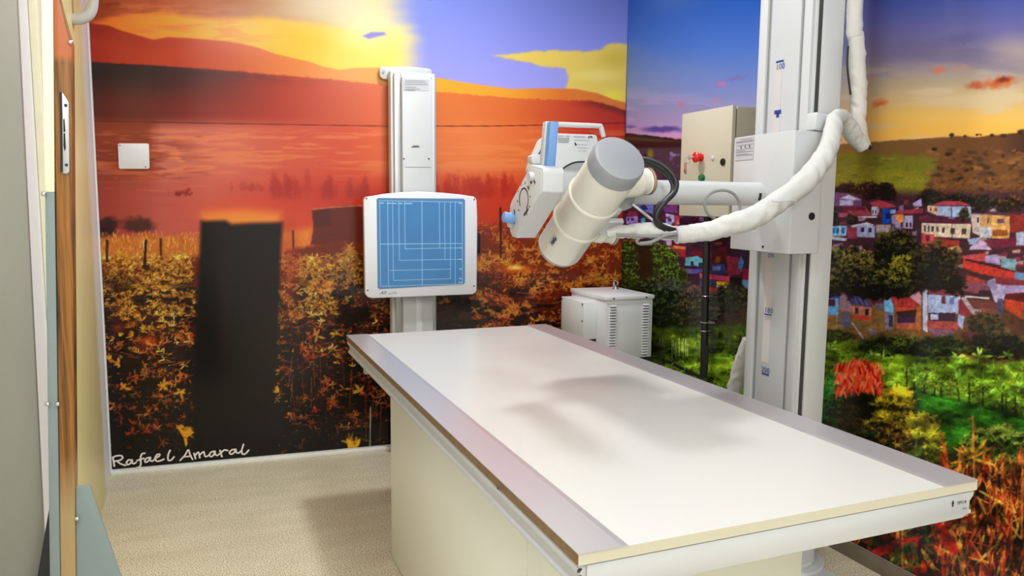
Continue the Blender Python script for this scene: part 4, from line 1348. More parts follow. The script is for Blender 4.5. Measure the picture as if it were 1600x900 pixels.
    # ---------------- flowering shrub
    tree(1310, 640, 42, 48, (26, 44, 18), [(44, 104, 44), (30, 74, 30), (64, 140, 60), (20, 36, 16)], 260, 50, 10)
    tree(1350, 640, 40, 50, (38, 34, 16), [(84, 70, 34), (60, 56, 26), (110, 92, 40), (36, 40, 20)], 200, 51, 6)
    tree(1400, 650, 34, 44, (72, 70, 22), [(226, 204, 50), (236, 196, 40), (150, 140, 36), (70, 76, 24)], 240, 52, 8)
    tree(1440, 690, 34, 44, (74, 74, 22), [(230, 212, 54), (190, 180, 44), (150, 160, 44), (70, 90, 26)], 260, 53, 8)
    tree(1380, 690, 44, 40, (40, 36, 18), [(96, 80, 34), (150, 130, 40), (60, 60, 26), (120, 60, 34)], 220, 54, 6)
    tree(1330, 690, 40, 40, (30, 34, 18), [(60, 70, 30), (90, 60, 34), (40, 50, 24)], 160, 55, 6)
    for k in range(150):
        x = rnd.uniform(1308, 1378)
        y = rnd.uniform(562, 602) + abs(x - 1345) * .25
        Mu.blade(x, y - 4, rnd.uniform(10, 20), rnd.uniform(1.6, 3), math.pi / 2 + rnd.uniform(-.5, .5), rnd.choice([(222, 58, 30), (236, 84, 50), (196, 38, 22), (246, 120, 80)]), .95)
    for k in range(12):
        Mu.plant(rnd, rnd.uniform(1312, 1376), rnd.uniform(574, 612), 12, [(150, 40, 24), (120, 84, 40)], 4, 1.6)
    # ---------------- lower right: maize and red stalks on dark ground
    gnd = Mu.grad([(700, (40, 52, 22)), (760, (48, 36, 20)), (900, (54, 26, 18)), (980, (50, 24, 18))])
    Mu.below([(1180, 760), (1290, 720), (1400, 716), (1455, 728), (1490, 700), (1530, 690), (1570, 690), (1640, 690), (2200, 640)], gnd, 12, rough=8, rs=20, seed=66)
    tree(1560, 700, 60, 34, (40, 66, 24), [(80, 120, 40), (130, 160, 56), (50, 84, 30), (160, 170, 70)], 260, 60, 7)
    for k in range(900):
        x, y = rnd.uniform(1270, 1760), rnd.uniform(720, 960)
        c = rnd.choice([(60, 70, 26), (96, 96, 34), (130, 110, 40), (40, 44, 22), (150, 84, 34), (120, 44, 26)])
        Mu.plant(rnd, x, y, rnd.uniform(8, 18), [c], 3, 2, alpha=.7)
    for k in range(260):
        x, y = rnd.uniform(1440, 1780), rnd.uniform(730, 980)
        Mu.blob(x, y, rnd.uniform(8, 26), rnd.uniform(8, 22), rnd.choice([(28, 14, 12), (40, 16, 14), (24, 20, 12), (96, 22, 16)]), .6, hard=.1, wob=8, seed=k)
    for k in range(900):
        x = rnd.uniform(1470, 1780)
        y = rnd.uniform(735, 980)
        L = rnd.uniform(14, 64)
        a = -math.pi / 2 + rnd.uniform(-.6, .6) * (1 if rnd.random() < .7 else 2.2)
        Mu.blade(x, y, L, rnd.uniform(1.0, 2.8), a, rnd.choice([(170, 46, 24), (206, 84, 36), (140, 30, 22), (222, 130, 56), (120, 66, 30), (196, 150, 60), (84, 24, 20)]), .85)
    for k in range(160):
        x, y = rnd.uniform(1275, 1480), rnd.uniform(800, 960)
        Mu.blade(x, y, rnd.uniform(20, 55), rnd.uniform(1.6, 4.5), rnd.uniform(-2.6, -.5), rnd.choice([(180, 40, 26), (206, 66, 36), (206, 160, 60), (70, 96, 36), (150, 32, 24), (222, 130, 60)]), .85)
    Mu.poly([(1346, 868), (1400, 842), (1440, 838), (1400, 858), (1362, 874)], (190, 34, 24), 2)
    Mu.poly([(1454, 808), (1478, 822), (1500, 862), (1490, 868), (1468, 838)], (186, 36, 26), 2)
    for x, y0, y1 in ((1520, 652, 760), (1556, 716, 830), (1567, 724, 800), (1598, 700, 840), (1546, 720, 800), (1500, 700, 760), (1580, 730, 860), (1410, 820, 900)):
        Mu.line([(x, y0), (x + rnd.uniform(-3, 3), y1)], 3, rnd.choice([(196, 120, 56), (206, 140, 60), (170, 84, 44)]), .9)
        for q in range(9):
            yy = y0 + (y1 - y0) * q / 18
            Mu.blade(x, yy, rnd.uniform(6, 13), 1.4, rnd.uniform(.4, 2.7), (206, 130, 66), .8)
    for a in (-2.6, -2.2, -.9, -.5, .3, 2.9, -1.5):
        Mu.blade(1518, 716, rnd.uniform(24, 44), 2.4, a, (206, 150, 50), .9)
    Mu.C *= (1 + sstep(230, 300, py) * 0.30 * (fbm(px / 2.6, py / 2.6, 78, 2) - .5))[..., None]
    Mu.C *= (1 + sstep(300, 330, py) * 0.35 * (fbm(px / 7, py / 5, 81, 3) - .5))[..., None]
    big = fbm(px / 26, py / 13, 83, 4) - .5
    Mu.C *= np.clip(1 + sstep(500, 540, py) * 1.9 * big, .25, 1.7)[..., None]
    for k in range(90):
        x = rnd.uniform(1308, 1380)
        y = rnd.uniform(562, 606) + abs(x - 1345) * .2
        Mu.blade(x, y - 6, rnd.uniform(10, 22), rnd.uniform(1.4, 2.6), math.pi / 2 + rnd.uniform(-.6, .6), rnd.choice([(226, 56, 28), (240, 84, 48), (170, 30, 20), (250, 130, 90)]), .95)
    Mu.poly([(960, -200), (981.5, -200), (981, 0), (978, 210), (960, 210)], (40, 58, 130), 1.2)
    # dusk: this print is darker and more contrasted than the sheet on the back wall
    Mu.C[:] = np.clip(Mu.C, 0, 255)

# ------------------------------------------------------------------ the room
XL, XR, YF = -0.42, 2.03, -1.7


def wallbox(name, pts, d, m):
    b = MB()
    b.prism(pts, d)
    return struct(b.build(name, m, smooth=0))


wallbox('floor', [(XL - .12, YF - .12, 0), (XR + .12, YF - .12, 0), (XR + .12, 3.75, 0), (XL - .12, 3.85, 0)], (0, 0, -.08), M['floor'])
wallbox('ceiling', [(XL - .12, YF - .12, CEIL), (XR + .12, YF - .12, CEIL), (XR + .12, 3.75, CEIL), (XL - .12, 3.85, CEIL)], (0, 0, .08), M['ceiling'])
wallbox('wall_back', [(XL - .1, YB(XL - .1), 0), (XR + .1, YB(XR + .1), 0), (XR + .1, YB(XR + .1), CEIL), (XL - .1, YB(XL - .1), CEIL)], tuple(-BN * .1), M['wall'])
wallbox('wall_right', [(XR, YF, 0), (XR, YB(XR), 0), (XR, YB(XR), CEIL), (XR, YF, CEIL)], (.1, 0, 0), M['wall'])
wallbox('wall_left', [(XL, YF, 0), (XL, YB(XL), 0), (XL, YB(XL), CEIL), (XL, YF, CEIL)], (-.1, 0, 0), M['wall'])
wallbox('wall_front', [(XL, YF, 0), (XR, YF, 0), (XR, YF, CEIL), (XL, YF, CEIL)], (0, -.1, 0), M['wall'])

# low skirting under the right-hand print, white filler line under the back print
b = MB()
b.box((XR - .014, YF, 0), (XR, YB(XR) - .005, .052), .003)
struct(b.build('baseboard_right', M['skirting']))
b = MB()
b.prism([(XL + .002, YB(XL) - .002, 0), (XR - .016, YB(XR) - .002, 0), (XR - .016, YB(XR) - .012, 0), (XL + .002, YB(XL) - .012, 0)], (0, 0, .018), .002)
struct(b.build('baseboard_back', M['wall']))

# yellow door in its cream frame on the left wall
b = MB()
b.box((XL, 2.50, 0), (XL + .014, 3.30, 2.1), .004)
d1 = struct(b.build('door_1', M['yellowdoor']))
b = MB()
b.box((XL, 3.30, 0), (XL + .010, 3.37, 2.18), .003)
b.box((XL, 2.42, 0), (XL + .022, 2.50, 2.18), .004)
b.box((XL, 2.42, 2.10), (XL + .010, 3.37, 2.18), .003)
b.build('door_frame', M['cream'], d1)

# ------------------------------------------------------------------ the two printed wallpapers
us = steps(0.006, BLEN - 0.0005, 0.0, BLEN - 0.0005, 0.0036)
vs = steps(0.022, CEIL - 0.01, 0.0, 2.27, 0.0036)
us, vs = us[us >= 0.006], vs[vs >= 0.022]
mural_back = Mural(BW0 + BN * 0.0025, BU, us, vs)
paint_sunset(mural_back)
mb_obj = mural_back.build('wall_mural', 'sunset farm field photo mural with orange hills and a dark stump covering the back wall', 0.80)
RO = np.array([XR - 0.0025, YB(XR) - 0.0035, 0.0])
us = steps(0.0, 3.1, 0.0, 2.40, 0.0030)
vs = steps(0.055, CEIL - 0.01, 0.055, 2.26, 0.0030)
mural_right = Mural(RO, np.array([0.0, -1.0, 0.0]), us, vs)
mural_right.n = np.array([1.0, 0, 0])
paint_town(mural_right)
mural_right.build('wall_mural', 'hillside town photo mural with green valley and dusk sky covering the right wall', 0.88)

# handwritten name along the foot of the sunset print
SIG = [[(110, 370), (118, 410), (125, 455)], [(105, 366), (140, 350), (190, 345), (212, 362), (190, 390), (130, 405)], [(150, 400), (190, 430), (240, 447)],
       [(305, 392), (275, 390), (252, 415), (262, 440), (292, 425), (310, 392)], [(310, 392), (312, 422), (332, 428), (352, 414)],
       [(442, 320), (412, 328), (398, 370), (400, 430), (390, 462), (366, 468)], [(362, 396), (432, 374)],
       [(495, 365), (465, 370), (443, 395), (452, 414), (480, 400), (500, 365)], [(500, 365), (500, 395), (522, 402), (542, 386)],
       [(545, 376), (590, 352), (596, 332), (570, 335), (550, 370), (565, 402), (605, 398), (640, 382)],
       [(705, 290), (685, 340), (686, 390), (715, 392), (747, 358)],
       [(810, 395), (860, 340), (895, 285), (915, 340), (940, 385)], [(850, 358), (925, 350)],
       [(955, 322), (970, 375)], [(968, 342), (1000, 310), (1015, 367)], [(1015, 337), (1055, 305), (1068, 350), (1092, 352), (1112, 338)],
       [(1165, 300), (1132, 310), (1115, 340), (1135, 355), (1160, 335), (1172, 300)], [(1172, 300), (1178, 335), (1200, 342), (1217, 328)],
       [(1225, 292), (1245, 355)], [(1240, 312), (1270, 287), (1305, 292)],
       [(1380, 280), (1350, 285), (1325, 310), (1340, 330), (1370, 315), (1390, 280)], [(1390, 280), (1395, 310), (1420, 318), (1442, 298)],
       [(1470, 228), (1452, 290), (1460, 328), (1490, 325), (1524, 288)]]
b = MB()
for i, s in enumerate(SIG):
    b.ribbon([Vector(mural_back.world(160 + x / 6.667, 660 + y / 6.667)) + Vector(BN) * (0.0004 + i * .00002) for x, y in s], .0072 if i not in (11, 12) else .0066, BN)
b.build('lettering', M['signwhite'], mb_obj, smooth=0)['label'] = 'white handwritten name'


# ------------------------------------------------------------------ ceiling lamps
def ceiling_lamp(x, y, watts, size, label):
    t = thing('ceiling_light', label, 'lamp', (x, y, CEIL))
    r = size / 2
    b = MB()
    b.lathe((x, y, CEIL), (0, 0, -1), [(0, 0), (0, r + .02), (.012, r + .02), (.022, r + .013), (.022, r + .003), (.012, r + .003), (.012, 0)], 48)
    b.build('rim', M['white'], t)
    b = MB()
    b.lathe((x, y, CEIL - .012), (0, 0, -1), [(0, 0), (0, r + .002), (.008, r - .01), (.012, r * .7), (.013, 0)], 48)
    b.build('diffuser', glow_mat(watts * 0.022 / size ** 2), t)
    li = bpy.data.lights.new('ceiling_light', 'AREA')
    li.shape = 'DISK'
    li.size = size
    li.energy = watts
    li.color = (0.95, 0.985, 1.0)
    lo = bpy.data.objects.new('bulb', li)
    COL.objects.link(lo)
    lo.parent = t
    lo.location = (0, 0, -.03)
    return t


for ((lx, ly), lw, ls), ll in zip(LAMPS, ('smallest round ceiling lamp above the wall panel end of the table', 'medium round ceiling lamp over the near half of the table', 'large round ceiling lamp beside the left wall before the olive panel', 'large round ceiling lamp nearest the wall behind the viewer')):
    ceiling_lamp(lx, ly, lw, ls, ll)

# ------------------------------------------------------------------ examination table
TX0, TX1, TY0, TY1, TZ = .498, 1.352, .950, 2.93, .685
tbl = thing('examination_table', 'long white x-ray examination table with steel side rails and grey cabinet base', 'table', (.925, 1.94, 0))
b = MB()
t = bmesh.new()
bmesh.ops.create_cube(t, size=1.0)
for v in t.verts:
    v.co = Vector((TX0 if v.co.x < 0 else TX1, TY0 if v.co.y < 0 else TY1, TZ - .020 if v.co.z < 0 else TZ - .0022))
b._merge(t)
for f in b.bm.faces:
    n = f.normal
    f.material_index = 1 if abs(n.y) > .5 else (2 if abs(n.x) > .5 else 0)
b.build('tabletop', [M['laminate'], M['lamedge'], M['mdf']], tbl, smooth=0)
for x0, x1, inner in ((TX0 - .001, .583, .583), (1.263, TX1 + .001, 1.263)):
    b = MB()
    s = -1 if inner == x1 else 1
    prof = [(x0 if s < 0 else x1, TZ - .002), (x0 if s < 0 else x1, TZ), (inner + s * .012, TZ), (inner, TZ - .0012), (inner, TZ - .002)]
    b.prism([(x, TY0 - .001, z) for x, z in prof], (0, TY1 - TY0 + .002, 0))
    b.build('side_rail', M['steel'], tbl, smooth=0)
# white profile frame under the top
for x0, x1 in ((TX0 + .004, TX0 + .05), (TX1 - .05, TX1 - .004)):
    b = MB()
    s = 1 if x0 < 1 else -1
    xo = x0 if s > 0 else x1
    prof = [(xo, TZ - .024), (xo - s * .003, TZ - .026), (xo - s * .003, TZ - .034), (xo, TZ - .036), (xo + s * .006, TZ - .040), (xo + s * .006, TZ - .058), (xo, TZ - .062), (xo, TZ - .068), (xo + s * .044, TZ - .068), (xo + s * .044, TZ - .024)]
    b.prism([(x, TY0 + .006, z) for x, z in prof], (0, TY1 - TY0 - .012, 0))
    b.build('frame_profile', M['white'], tbl, smooth=20)
for y0, y1, nm in ((TY0 + .002, TY0 + .03, 'end_beam'), (TY1 - .03, TY1 - .002, 'end_beam')):
    b = MB()
    xa, xb, za, zb = TX0 + .016, TX1 - .016, TZ - .072, TZ - .0225
    pts = [(xa + .012, za), (xb - .016, za), (xb - .005, za + .004), (xb, za + .014), (xb, zb), (xa, zb), (xa, za + .012), (xa + .004, za + .003)]
    b.prism([(x, y0, z) for x, z in pts], (0, y1 - y0, 0), .0012)
    b.build(nm, M['white'], tbl)
b = MB()
b.torus((TX1 - .010, TY0 + .012, TZ - .034), (0, 1, 0), .008, .004, a0=0, a1=4.4)
b.build('hook', M['white'], tbl)
for k, (dz, a0) in enumerate(((-.036, .3), (-.052, 2.2))):
    b = MB()
    b.torus((TX0 + .006 + k * .006, TY0 + .006 - k * .006, TZ + dz), (.6, -.8, 0), .007, .0024, a0=a0, a1=a0 + 4.6)
    b.build('hook', M['darksteel'], tbl)
yf = TY0 + .0012
u_end, v_end = Vector((1, 0, 0)), Vector((0, 0, 1))
o = PY(1494.5, 789, yf)
text('TIPO B', .0088, o, u_end, v_end, M['ink'], tbl, label='black TIPO B marking')
b = MB()
c = PY(1489, 787, yf - .0003)
b.cyl(c + np.array([0, 0, .0042]), c + np.array([0, -.0006, .0042]), .0015, 12)
b.box(c + np.array([-.0021, -.0006, -.001]), c + np.array([.0021, 0, .0028]))
b.box(c + np.array([-.0012, -.0006, -.006]), c + np.array([.0012, 0, -.001]))
b.build('body_symbol', M['ink'], tbl)
b = MB()
b.box(PY(1505, 794, yf - .0005), PY(1510, 795, yf))
b.build('small_print', M['inkgrey'], tbl)
# cabinet base
BX0, BX1, BY0, BY1, BZ = .553, 1.16, 1.19, 2.405, TZ - .069
b = MB()
b.box((BX0, BY0, .0), (BX1, BY1, BZ), .006)
base = b.build('cabinet_base', M['base'], tbl)
b = MB()
b.box((BX0 + .032, BY0 - .008, .012), (BX1 - .004, BY0 + .002, BZ - .012), .003)
b.build('end_panel', M['base'], base)
b = MB()
b.box((BX0 - .005, BY0 + .075, .012), (BX0 + .002, BY1 - .004, BZ - .012), .003)
b.build('side_panel', M['base'], base)
b = MB()
b.box((BX0 + .02, BY1 - .06, BZ), (BX1 - .02, BY1 - .02, BZ + .004))
b.build('float_rail', M['greywhite'], tbl)
b = MB()
b.box((BX0 + .02, BY0 + .05, BZ), (BX1 - .02, BY0 + .09, BZ + .004))
b.build('float_rail', M['greywhite'], tbl)
p = PX(779, 762, TX0 + .002)
b = MB()
b.cyl(p, p + np.array([-.002, 0, 0]), .003, 12)
b.build('screw', M['ink'], tbl)
b = MB()
b.box((TX0 + .018, 2.66, BZ - .028), (TX0 + .046, 2.664, BZ + .002))
b.box((TX0 + .018, 2.66, BZ - .031), (TX0 + .046, 2.69, BZ - .028))
b.box((TX0 + .018, 2.686, BZ - .028), (TX0 + .046, 2.69, BZ + .002))
b.build('underside_bracket', M['white'], tbl)
p = PX(795, 797, BX0 - .004)
b = MB()
b.box(p + np.array([-.012, -.022, -.006]), p + np.array([.01, .022, .022]), .003)
b.build('brake_pad', M['base'], tbl)

# ------------------------------------------------------------------ upright image panel on the back wall
wb = thing('wall_bucky_stand', 'white wall-mounted x-ray panel with blue gridded plate on a pale upright', 'x-ray panel', (.92, 3.45, 0))
yw = 3.505
b = MB()
pl = [PY(*q, yw) for q in ((596, 104), (640, 104), (671, 107), (675, 110), (675, 124), (670, 126), (606, 124), (598, 123), (594, 119), (593, 107))]
b.prism(pl, (0, .02, 0), .003)
b.build('wall_plate', M['white'], wb)
b = MB()
p = PY(599, 112, yw - .001)
b.cyl(p, p + np.array([0, -.004, 0]), .006, 16)
b.build('screw', M['chrome'], wb)


def xat(px, py, y): return PY(px, py, y)[0]


zt = PY(650, 121, 3.40)[2]
x0, x1, x2, x3 = .803, .856, .980, 1.003
b = MB()
b.box((.80, 3.445, 0), (1.008, 3.50, zt + .03), .003)
b.build('back_channel', M['greywhite'], wb)
b = MB()
b.box((.812, 3.425, 0), (.846, 3.447, zt + .02), .003)
b.box((.985, 3.41, 0), (1.004, 3.447, zt + .01), .003)
b.build('guide_rail', M['alu'], wb)
b = MB()
b.box((.842, 3.40, 0), (.986, 3.447, zt), .004)
post = b.build('front_cover', M['white'], wb)


def bars(pts_rows, y, m, parent, name='small_print', h=.0022, dn=(0, -1, 0)):
    b = MB()
    for (x0, y0, x1, y1) in pts_rows:
        b.ribbon([PY(x0, y0, y), PY(x1, y1, y)], h, dn)
    return b.build(name, m, parent, smooth=0)


yl = 3.3995
b = MB()
q = [PY(*p, yl) for p in ((630, 123), (670, 124), (670, 142), (630, 142))]
b.prism(q, (0, -.0006, 0))
lab = b.build('rating_label', M['paper'], wb, smooth=0)
bars([(633, 126, 664, 126.5), (633, 129, 667, 129.5), (632, 132, 668, 132.3), (633, 136, 650, 136.2), (633, 139, 656, 139.2), (633, 140.8, 648, 141)], yl - .001, M['inkgrey'], lab)
b = MB()
b.ribbon([PY(633, 261, yl), PY(673, 261.3, yl)], .002, (0, -1, 0))
b.build('cover_seam', M['inkgrey'], post, smooth=0)
bars([(643, 230, 655, 229.6), (645, 228, 654, 228)], yl, M['ink'], post, 'warning_mark', .003)
for q in ((631, 248), (670, 248), (655, 476), (655, 505)):
    b = MB()
    p = PY(*q, 3.40)
    b.cyl(p, p + np.array([0, -.0025, 0]), .0035, 12)
    b.build('screw', M['dark'], post)
b = MB()
p0, p1 = PY(650, 470, 3.40), PY(660, 512, 3.40)
b.box((p0[0], 3.397, 0.3), (p1[0], 3.401, p0[2] + .05), .001)
b.build('travel_slot', M['greywhite'], post)
# panel housing
yp = 3.345
out = [(571, 308), (600, 303), (628, 300.2), (655, 299.3), (690, 301), (720, 304), (741, 307.2), (745, 312), (746, 340), (745.5, 400), (745, 452), (743.5, 457), (739, 460), (700, 461.5), (640, 464), (583, 466), (575, 464.5), (571, 459), (570, 400), (568.3, 313)]
b = MB()
b.prism([PY(*q, yp) for q in out], (0, .028, 0), .004, 3)
pan = b.build('panel_housing', M['bright'], wb)
b = MB()
c0, c1 = PY(572, 455, yp), PY(743, 312, yp)
b.box((c0[0] - .002, yp + .028, c0[2]), (c1[0] - .004, yp + .06, c1[2] - .01), .004)
b.build('cassette_tray', M['dark'], pan)
b = MB()
c0, c1 = PY(744, 396, yp + .03), PY(750, 364, yp + .03)
b.box((c0[0] - .004, yp + .022, c0[2]), (c1[0], yp + .046, c1[2]), .004)
b.build('tray_handle', M['black'], pan)
b = MB()
rim = [(590.5, 309.3), (724, 310.5), (726.5, 313), (726.5, 441), (724, 444), (592.5, 451.7), (590, 449.5), (588.4, 311.5)]
b.prism([PY(*q, yp) for q in rim], (0, -.0015, 0))
b.build('plate_rim', M['buckyrim'], pan, smooth=0)
b = MB()
inn = [(592.5, 313.5), (722.5, 315), (723, 440.5), (594, 447.5)]
b.prism([PY(*q, yp - .0015) for q in inn], (0, -.0006, 0))
win = b.build('blue_plate', M['bucky'], pan, smooth=0)
# printed grid: a frame, cross hair and nested film sizes (frame measured in a 5x close-up)
ZB = (560, 290, 4.735)
gl = [((158, 112), (768, 122)), ((768, 122), (768, 728)), ((768, 728), (164, 745)), ((164, 745), (158, 112)),
      ((470, 115), (472, 738)), ((160, 433), (766, 428)),
      ((342, 120), (346, 468)), ((346, 468), (602, 463)), ((602, 463), (598, 122)),
      ((298, 120), (304, 553)), ((304, 553), (640, 546)), ((640, 546), (638, 122)),
      ((252, 118), (260, 702)), ((260, 702), (682, 688)), ((682, 688), (680, 122)),
      ((216, 118), (222, 742)), ((716, 122), (716, 728)), ((230, 628), (682, 618)),
      ((602, 463), (762, 461)), ((640, 547), (762, 545))]
b = MB()
for i, (p, q) in enumerate(gl):
    b.ribbon([PY(ZB[0] + p[0] / ZB[2], ZB[1] + p[1] / ZB[2], yp - .0022 - i * 1e-5), PY(ZB[0] + q[0] / ZB[2], ZB[1] + q[1] / ZB[2], yp - .0022 - i * 1e-5)], .0024 if i not in (4, 5) else .003, (0, -1, 0))
b.build('film_size_grid', M['line'], win, smooth=0)
for x0, x1, y in ((165, 185, 130), (212, 240, 131), (252, 280, 132), (298, 322, 132), (340, 395, 132), (742, 762, 130), (748, 762, 461), (748, 762, 545), (748, 762, 617), (748, 762, 687), (746, 764, 716)):
    b = MB()
    b.ribbon([PY(ZB[0] + x0 / ZB[2], ZB[1] + y / ZB[2], yp - .0024), PY(ZB[0] + x1 / ZB[2], ZB[1] + y / ZB[2], yp - .0024)], .005, (0, -1, 0))
    b.build('film_size_print', M['line'], win, smooth=0)
o = PY(593, 460.3, yp - .0005)
text('Alt', .024, o, (1, 0, .02), (0, 0, 1), M['ink'], pan, 'brand_lettering', shear=.45)
o = PY(606.5, 459.8, yp - .0005)
text('us sTG', .0135, o, (1, 0, .02), (0, 0, 1), M['ink'], pan, 'brand_lettering', shear=.3)
for q in ((572.5, 310), (741, 311.5), (740.5, 447), (574.5, 453.5)):
    b = MB()
    p = PY(*q, yp)
    b.cyl(p, p + np.array([0, -.002, 0]), .0036, 12)
    b.build('screw', M['dark'], pan)
b = MB()
b.cyl(PY(651, 298, yp + .012), PY(651, 302, yp + .012), .008, 12)
b.build('cord_eyelet', M['greywhite'], pan)

# white blank plate on the sunset print
n = Vector(BN)
b = MB()
pp = [Vector(mural_back.world(*q)) + n * .001 for q in ((187, 224), (231, 224.3), (233, 226), (234, 262), (232, 264), (188, 264), (186, 262), (184.5, 226))]
b.prism(pp, tuple(n * .007), .002)
bp = b.build('blank_switch_plate', M['bright'])
tag(bp, 'white square blank electrical plate on the sunset mural near the left corner', 'wall plate')
OFFSET[bp.name] = Vector((0, 0, 0))
for q in ((188, 227.5), (228, 261)):
    b = MB()
    p = Vector(mural_back.world(*q)) + n * .008
    b.cyl(p, p + n * .0012, .0026, 10)
    b.build('screw', M['dark'], bp)

# ------------------------------------------------------------------ transformer in the corner
tz0, tz1 = PY(1018, 557, 2.98)[2], PY(980, 463.5, 2.98)[2]
ax0, ax1 = PY(946, 468, 2.98)[0] + .004, PY(1019, 500, 2.98)[0]
ay0, ay1 = 2.98, 3.33
tr = thing('transformer_box', 'pale grey louvred transformer box with lifting eye in the corner', 'transformer', ((ax0 + ax1) / 2, 3.15, 0))
b = MB()
b.box((ax0, ay0, tz0), (ax1, ay1, tz1 - .012), .002)
body = b.build('housing', M['transf'], tr)
b = MB()
b.box((ax0 - .005, ay0 - .006, tz1 - .014), (ax1 + .005, ay1 + .005, tz1 + .004), .002)
lid = b.build('lid', M['transf'], tr)
ec = PZ(962, 452, tz1 + .004)
b = MB()
b.lathe(ec, (0, 0, 1), [(0, 0), (0, .016), (.004, .016), (.006, .010), (.014, .009), (.016, 0)], 20)
b.torus(Vector(ec) + Vector((0, 0, .030)), (.35, -.93, .1), .0145, .0048)
b.build('lifting_eye', M['chrome'], lid)
for xa, xb in ((ax0 + .022, ax0 + .052), (ax1 - .052, ax1 - .022)):
    b = MB()
    for k in range(19):
        z = tz1 - .036 - k * .0128
        b.prism([(xa, ay0, z), (xa, ay0 - .007, z - .007), (xa, ay0 - .006, z - .008), (xa, ay0, z - .0075)], (xb - xa, 0, 0))
    b.mi = 1
    for k in range(19):
        z = tz1 - .036 - k * .0128
        b.box((xa, ay0 - .0006, z - .0125), (xb, ay0 + .0006, z - .0072))
    b.build('louvre', [M['transf'], M['dark']], body, smooth=0)
b = MB()
b.box((ax0 - .07, 3.06, tz0 + .085), (ax0, ay1 - .03, tz1 - .03), .003)
jb = b.build('terminal_cover', M['transf'], tr)
b = MB()
b.box((ax0 - .012, 3.07, tz0 + .02), (ax0, 3.22, tz0 + .083), .002)
b.build('terminal_block', M['darksteel'], tr)
for q in ((3.075, tz1 - .04), (3.075, tz0 + .17), (3.29, tz1 - .04), (3.29, tz0 + .095)):
    b = MB()
    b.cyl((ax0 - .07, q[0], q[1]), (ax0 - .073, q[0], q[1]), .004, 10)
    b.build('screw', M['dark'], jb)
for xq in (ax0 + .035, ax1 - .04):
    b = MB()
    b.cyl((xq, ay0 - .006, tz1 - .006), (xq, ay0 - .009, tz1 - .006), .004, 10)
    b.build('screw', M['dark'], lid)
b = MB()
b.cyl((ax1 - .034, ay0, tz0 + .012), (ax1 - .034, ay0 - .003, tz0 + .012), .004, 10)
b.build('screw', M['dark'], body)
b = MB()
for x in (ax0 + .012, ax1 - .012):
    for y in (ay0 + .02, ay1 - .02):
        b.box((x - .012, y - .012, 0), (x + .012, y + .012, tz0 - .02))
b.box((ax0, ay0 + .006, tz0 - .024), (ax1, ay1, tz0), .002)
b.build('stand', M['darksteel'], tr)

# ------------------------------------------------------------------ control cabinet on the right wall
cx0 = 1.83
cy0, cy1, cz0, cz1 = 2.336, 2.658, PX(1059, 337, cx0)[2], 1.573
cb = thing('control_cabinet', 'beige wall control cabinet with red stop button behind the column', 'control box', (XR, 2.5, cz0))
b = MB()
b.box((cx0 + .026, cy0 + .004, cz0 + .002), (XR - .004, cy1 - .004, cz1 - .002), .003)
b.build('cabinet_body', M['beigedark'], cb)
b = MB()
b.box((cx0, cy0, cz0), (cx0 + .018, cy1, cz1), .003)
door = b.build('cabinet_door', M['beige'], cb)
b = MB()
b.box((cx0 + .018, cy0 + .010, cz0 + .01), (cx0 + .027, cy1 - .010, cz1 - .01))
b.build('door_gasket', M['black'], cb)
p = Vector(PX(1096, 246, cx0))
b = MB()
b.lathe(p, (-1, 0, 0), [(0, 0), (0, .016), (.006, .016), (.006, .012), (.02, .012), (.022, .02), (.03, .021), (.034, .017), (.035, 0)], 28)
stop = b.build('stop_button', M['red'], door)
b = MB()
b.cyl(p + Vector((-.035, 0, 0)), p + Vector((-.05, 0, 0)), .0045, 12)
b.obox(p + Vector((-.056, 0, -.002)), ((1, 0, 0), (0, 1, 0), (0, 0, 1)), (.006, .0012, .009), .001)
b.torus(p + Vector((-.062, .004, -.014)), (.3, 1, 0), .012, .001)
b.obox(p + Vector((-.060, .018, -.045)), ((1, 0, 0), (0, 1, -.15), (0, .15, 1)), (.0015, .006, .022), .001)
b.obox(p + Vector((-.056, .026, -.040)), ((1, 0, 0), (0, 1, .2), (0, -.2, 1)), (.0015, .005, .020), .001)
b.build('key', M['chrome'], stop)
p = Vector(PX(1098, 278, cx0))
b = MB()
b.lathe(p, (-1, 0, 0), [(0, 0), (0, .015), (.006, .015), (.006, .012), (.014, .012), (.016, 0)], 24)
b.build('start_button', M['green'], door)
p = Vector(PX(1130, 253, cx0))
b = MB()
b.lathe(p, (-1, 0, 0), [(0, 0), (0, .014), (.005, .013), (.007, .009), (.007, .006), (.004, .005), (.004, 0)], 24)
b.build('door_lock', M['black'], door)
p = Vector(PX(1114, 247, cx0))
b = MB()
b.lathe(p, (-1, 0, 0), [(0, 0), (0, .009), (.003, .009), (.005, .006), (.006, 0)], 20)
b.build('pilot_lamp', M['white'], door)

# ------------------------------------------------------------------ conduit on the right wall
cd = thing('cable_conduit', 'thick black cable conduit clipped down the town mural below the control cabinet', 'conduit', (1.995, 2.66, 0))
b = MB()
b.tube([(1.985, 2.672, cz0), (1.985, 2.668, .9), (1.985, 2.66, .62), (1.985, 2.655, .46)], .0155, 14)
b.build('riser', M['black'], cd)
b = MB()
b.tube([(1.99, 2.645, .60), (1.988, 2.642, .52), (1.99, 2.66, .462), (1.99, 2.72, .458), (2.0, 2.86, .462), (2.0, 2.95, .468), (1.985, 2.99, .455), (1.93, 3.03, .43)], .0075, 10)
b.build('lower_cable', M['black'], cd)
for z in (.815, .663, .70):
    b = MB()
    b.torus((1.985, 2.664, z), (0, 0, 1), .0165, .0024)
    b.box((2.0, 2.640, z - .004), (2.02, 2.690, z + .004))
    b.build('clip', M['chrome'] if z != .70 else M['cablegrey'], cd)
